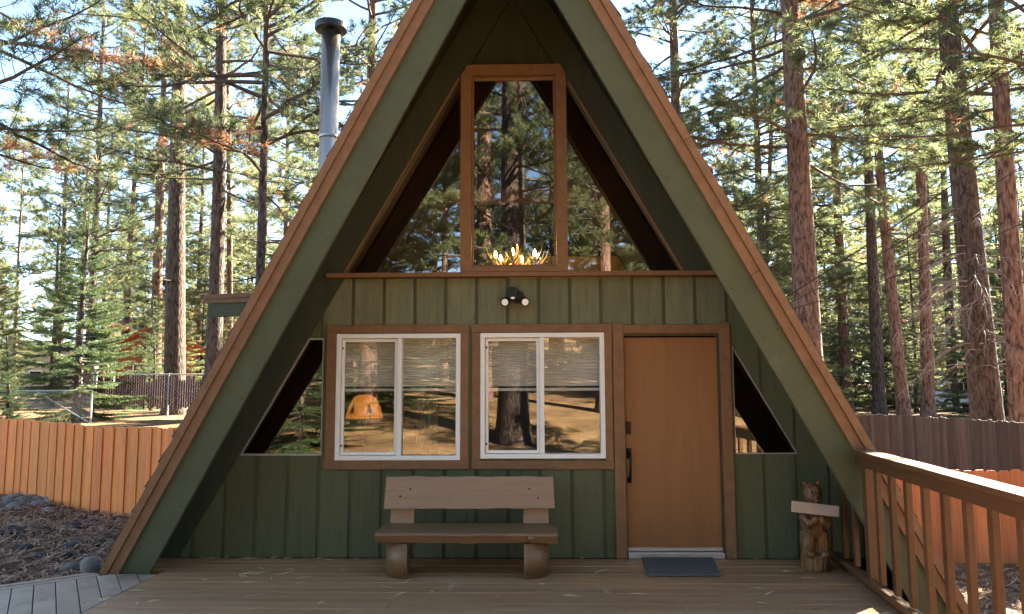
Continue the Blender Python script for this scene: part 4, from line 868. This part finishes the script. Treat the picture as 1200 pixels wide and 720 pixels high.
# pines across the yard, mirrored in the windows
for x, y, H, r, kd, lab in ((-.42, -16.8, 30, .50, 2, 'huge pine across the yard, mirrored in the middle of the windows'), (-1.9, -24, 30, .40, 4, 'sunlit pine mirrored left of the huge trunk in the tall window'), (2.9, -21, 26, .30, 2, 'pine mirrored in the right gable pane'),
                            (-5.6, -19, 27, .35, 2, 'pine mirrored in the left gable pane'), (-8.6, -29, 28, .36, 0, 'pine up the slope mirrored at left'), (7.5, -27, 29, .4, 4, 'pine up the slope mirrored at right'), (1.5, -35, 30, .35, 0, 'far slope pine mirrored behind the huge trunk'), (-3.6, -40, 28, .3, 4, 'farther slope pine mirrored left of middle'), (12, -34, 30, .4, 2, 'outer slope pine mirrored far right'), (-14, -36, 30, .4, 4, 'outer slope pine mirrored far left'), (5.0, -44, 28, .35, 2, 'back slope pine mirrored right of middle')):
    tree('pine_tree', lab, x, y, H, r, PINES[kd], group='pines across the yard', sides=12, bk=m_bark2 if r > .45 else m_bark)  # dark bark puts shade into the colour of the huge trunk
for k in range(26):
    x, y = R2.uniform(-30, 34), -R2.uniform(22, 62)
    if abs(x+.3) < 1.2 or y > -16: continue
    tree('pine_tree', 'pine on the slope across the yard behind the viewer', x, y, R2.uniform(10, 22), R2.uniform(.12, .26), FARP[R2.randrange(3)] if k % 3 else PINES[4], (R2.uniform(-.03, .03), 0), group='slope pines behind the viewer', sides=8, base=24. if k % 3 else 28., wide=1.15)
for x, y, H in ((-7.5, -24, 17), (-4.2, -30, 20), (-10.5, -33, 22), (3.9, -30, 20), (6.4, -36, 22), (-1.2, -46, 24), (9.5, -25, 16), (-6.3, -42, 24), (2.2, -50, 25)):
    tree('pine_tree', 'pine on the slope across the yard behind the viewer', x, y, H, .2, FARP[R2.randrange(3)], group='slope pines behind the viewer', sides=8, base=24., wide=1.1)
for k in range(7):  # out-of-view pines added to break up the sun on the slope
    x, y = R2.uniform(13, 34), R2.uniform(-24, 6)
    tree('pine_tree', 'unseen pine added right of the yard to dapple the sun', x, y, R2.uniform(16, 26), R2.uniform(.18, .3), PINES[R2.randrange(4)], group='added shade pines right of the yard', sides=8)
for x, y, H in ((-10.5, -11.5, 16), (-14, -15, 20), (-12.5, -8, 14), (-17, -21, 22)):  # low-crowned pines added out of view, darkening the left slanted window's reflection
    tree('pine_tree', 'unseen pine added left of the yard to darken the window reflection', x, y, H, .2, PINES[4], group='added dark pines left of the yard', sides=8, wide=1.2)
tree('pine_tree', 'unseen pine added right of the viewer to shade the huge mirrored trunk', 6.2, -10.6, 20, .24, PINES[4], group='added shade pines right of the yard', sides=8, wide=1.2)  # added behind the viewer only to keep sun off that trunk
for x, y, H in ((-6.9, -15.5, 7.5), (-9.0, -19, 9), (-5.2, -22, 8)):  # firs added to hide the sunlit slope mirrored in that window
    tree('fir_tree', 'dark fir added across the yard to darken the left slanted window', x, y, H, .1, FIRS[0], bk=m_bark2, base=11., sides=8, wide=1.4, group='added firs across the yard')
# bare grey lower limbs of the massive pine
def dead_limbs():
    R = random.Random(5); mb = MB(); x, y, ln, r = spot((1158, 500), (1116, 60), 36, 19)
    for i in range(60):
        z = R.uniform(2.0, 6.2); az = R.uniform(2.2, 5.6); L = R.uniform(1.0, 2.5); dv = Vector((math.cos(az), math.sin(az)*.9, R.uniform(-.1, .35))).normalized(); p = Vector((x+math.tan(ln)*z+math.cos(az)*r*.8, y+math.sin(az)*r*.8, z)); pts = [p]
        for k in range(7): dv = (dv+Vector((R.uniform(-.16, .16), R.uniform(-.16, .16), -.15-R.uniform(0, .07)))).normalized(); pts.append(pts[-1]+dv*L/7)
        mb.tube(pts, [.016, .014, .012, .010, .008, .006, .004, .003], 4, False)
        for j in range(9):
            q = R.randint(1, 6); a = pts[q]; d2 = ((pts[q+1]-pts[q]).normalized()+Vector((R.uniform(-.9, .9), R.uniform(-.9, .9), R.uniform(-.3, .3)))).normalized(); tp = [a]
            for k in range(4): d2 = (d2+Vector((R.uniform(-.35, .35), R.uniform(-.35, .35), R.uniform(-.35, .15)))).normalized(); tp.append(tp[-1]+d2*R.uniform(.08, .17))
            mb.tube(tp, [.006, .005, .004, .003, .002], 3, False)
    root = [o for o in C.objects if o.get('label', '').startswith('massive leaning pine')][0]
    me = bpy.data.meshes.new('dead_limbs'); me.from_pydata(mb.v, [], mb.f); o = put('dead_limbs', me, m_dead, root)
    o.matrix_parent_inverse = (Matrix.Translation(root.location) @ root.rotation_euler.to_matrix().to_4x4()).inverted()
dead_limbs()
# ------------------------------------------------------------------ neighbours, car, cables
def house(name, label, cx, cy, w, d, h, roofh, wallm, roofm, rot=0, wins=2):
    t = thing(name, label, 'house', (cx, cy, gz(cx, cy)-.1)); t.rotation_euler = (0, 0, rot); hw, hd = w/2, d/2
    wl = MB().box(-hw, hw, -hd, hd, 0, h); put('wall', wl.mesh('wall'), wallm, t)
    for s in (-1, 1):
        g = MB().prism(None, [(-hw, s*hd-.01, h), (hw, s*hd-.01, h), (0, s*hd-.01, h+roofh)], [(-hw, s*hd+.01, h), (hw, s*hd+.01, h), (0, s*hd+.01, h+roofh)]); put('gable', g.mesh('gable'), wallm, t)
        q = MB(); o = .5; q.hexa([(0, -hd-o, h+roofh), (0, hd+o, h+roofh), (s*(hw+o), hd+o, h-o*roofh/hw), (s*(hw+o), -hd-o, h-o*roofh/hw), (0, -hd-o, h+roofh+.18), (0, hd+o, h+roofh+.18), (s*(hw+o), hd+o, h-o*roofh/hw+.18), (s*(hw+o), -hd-o, h-o*roofh/hw+.18)])
        put('roof', q.mesh('roof'), roofm, t)
    for k in range(wins):
        xx = -hw+w*(k+1)/(wins+1); wn = put('window', ring(xx-.55, xx+.55, h*.38, h*.38+1.1, .08, -hd-.05, -hd-.005).mesh('window'), m_white, t); put('pane', MB().box(xx-.46, xx+.46, -hd-.03, -hd-.02, h*.38+.09, h*.38+1.01).mesh('pane'), m_bronze, wn)
    return t
p = at(150, 449, 43); house('neighbour_house', 'rust-red wooden house half hidden behind the dark fir on the left', p[0], p[1]+3, 4.2, 6, 3.4, 1.3, m_redwall, m_redwall, .5)
p = at(8, 449, 66); house('neighbour_house', 'pale house glimpsed through trees at the far left edge', p[0], p[1]+3, 9, 7, 3.0, 1.8, m_tan, m_roofgrey, .3)
def car():
    p = at(1122, 470, 41); x, y = p[0], p[1]; t = thing('parked_car', 'pale blue-white car parked among the pines on the right', 'car', (x, y, gz(x, y))); t.rotation_euler = (0, 0, .25)
    prof = [(-2.2, .35), (2.15, .35), (2.25, .62), (2.15, .92), (1.15, 1.02), (.55, 1.55), (-1.55, 1.60), (-2.2, 1.05)]
    b = put('body', MB().xz(prof, -.88, .88).mesh('body'), m_carpaint, t); bv = b.modifiers.new('edge', 'BEVEL'); bv.width = .07; bv.segments = 2; bv.limit_method = 'ANGLE'
    for q in ([(1.0, 1.06), (.5, 1.48), (-.35, 1.50), (-.35, 1.06)], [(-.42, 1.06), (-.42, 1.50), (-1.45, 1.51), (-1.75, 1.08)]): put('side_window', MB().xz(q, -.895, -.882).mesh('side_window'), m_bronze, t)
    for wx in (-1.4, 1.4):
        for wy in (-.83, .83):
            w = put('wheel', MB().tube([(wx, wy-.11, .34), (wx, wy+.11, .34)], .34, 20).mesh('wheel'), m_tyre, t); put('rim', MB().tube([(wx, wy-.12 if wy < 0 else wy+.105, .34), (wx, wy-.105 if wy < 0 else wy+.12, .34)], .21, 14).mesh('rim'), m_galv, w)
    for wy in (-.6, .6): put('headlight', MB().ball((2.17, wy, .76), (.08, .16, .09), 10, 6).mesh('headlight'), m_lens, t)
car()
for (a, b, sag, r, lab) in (((930, 343, 13), (1310, 70, 10.4), .10, .012, 'upper black overhead cable crossing the trees at right'), ((932, 352, 13), (1310, 118, 10.4), .12, .008, 'middle thin overhead cable crossing the trees at right'), ((936, 360, 13), (1310, 206, 10.4), .16, .008, 'lowest thin overhead cable crossing the trees at right')):
    A, B = at(*a), at(*b); pts = [tuple(A+(B-A)*t_-np.array([0, 0, sag*4*t_*(1-t_)])) for t_ in np.linspace(-.12, 1, 24)]
    tag(obj('overhead_cable', MB().tube(pts, r, 6), m_wire), lab, 'cable', 'overhead cables at right')
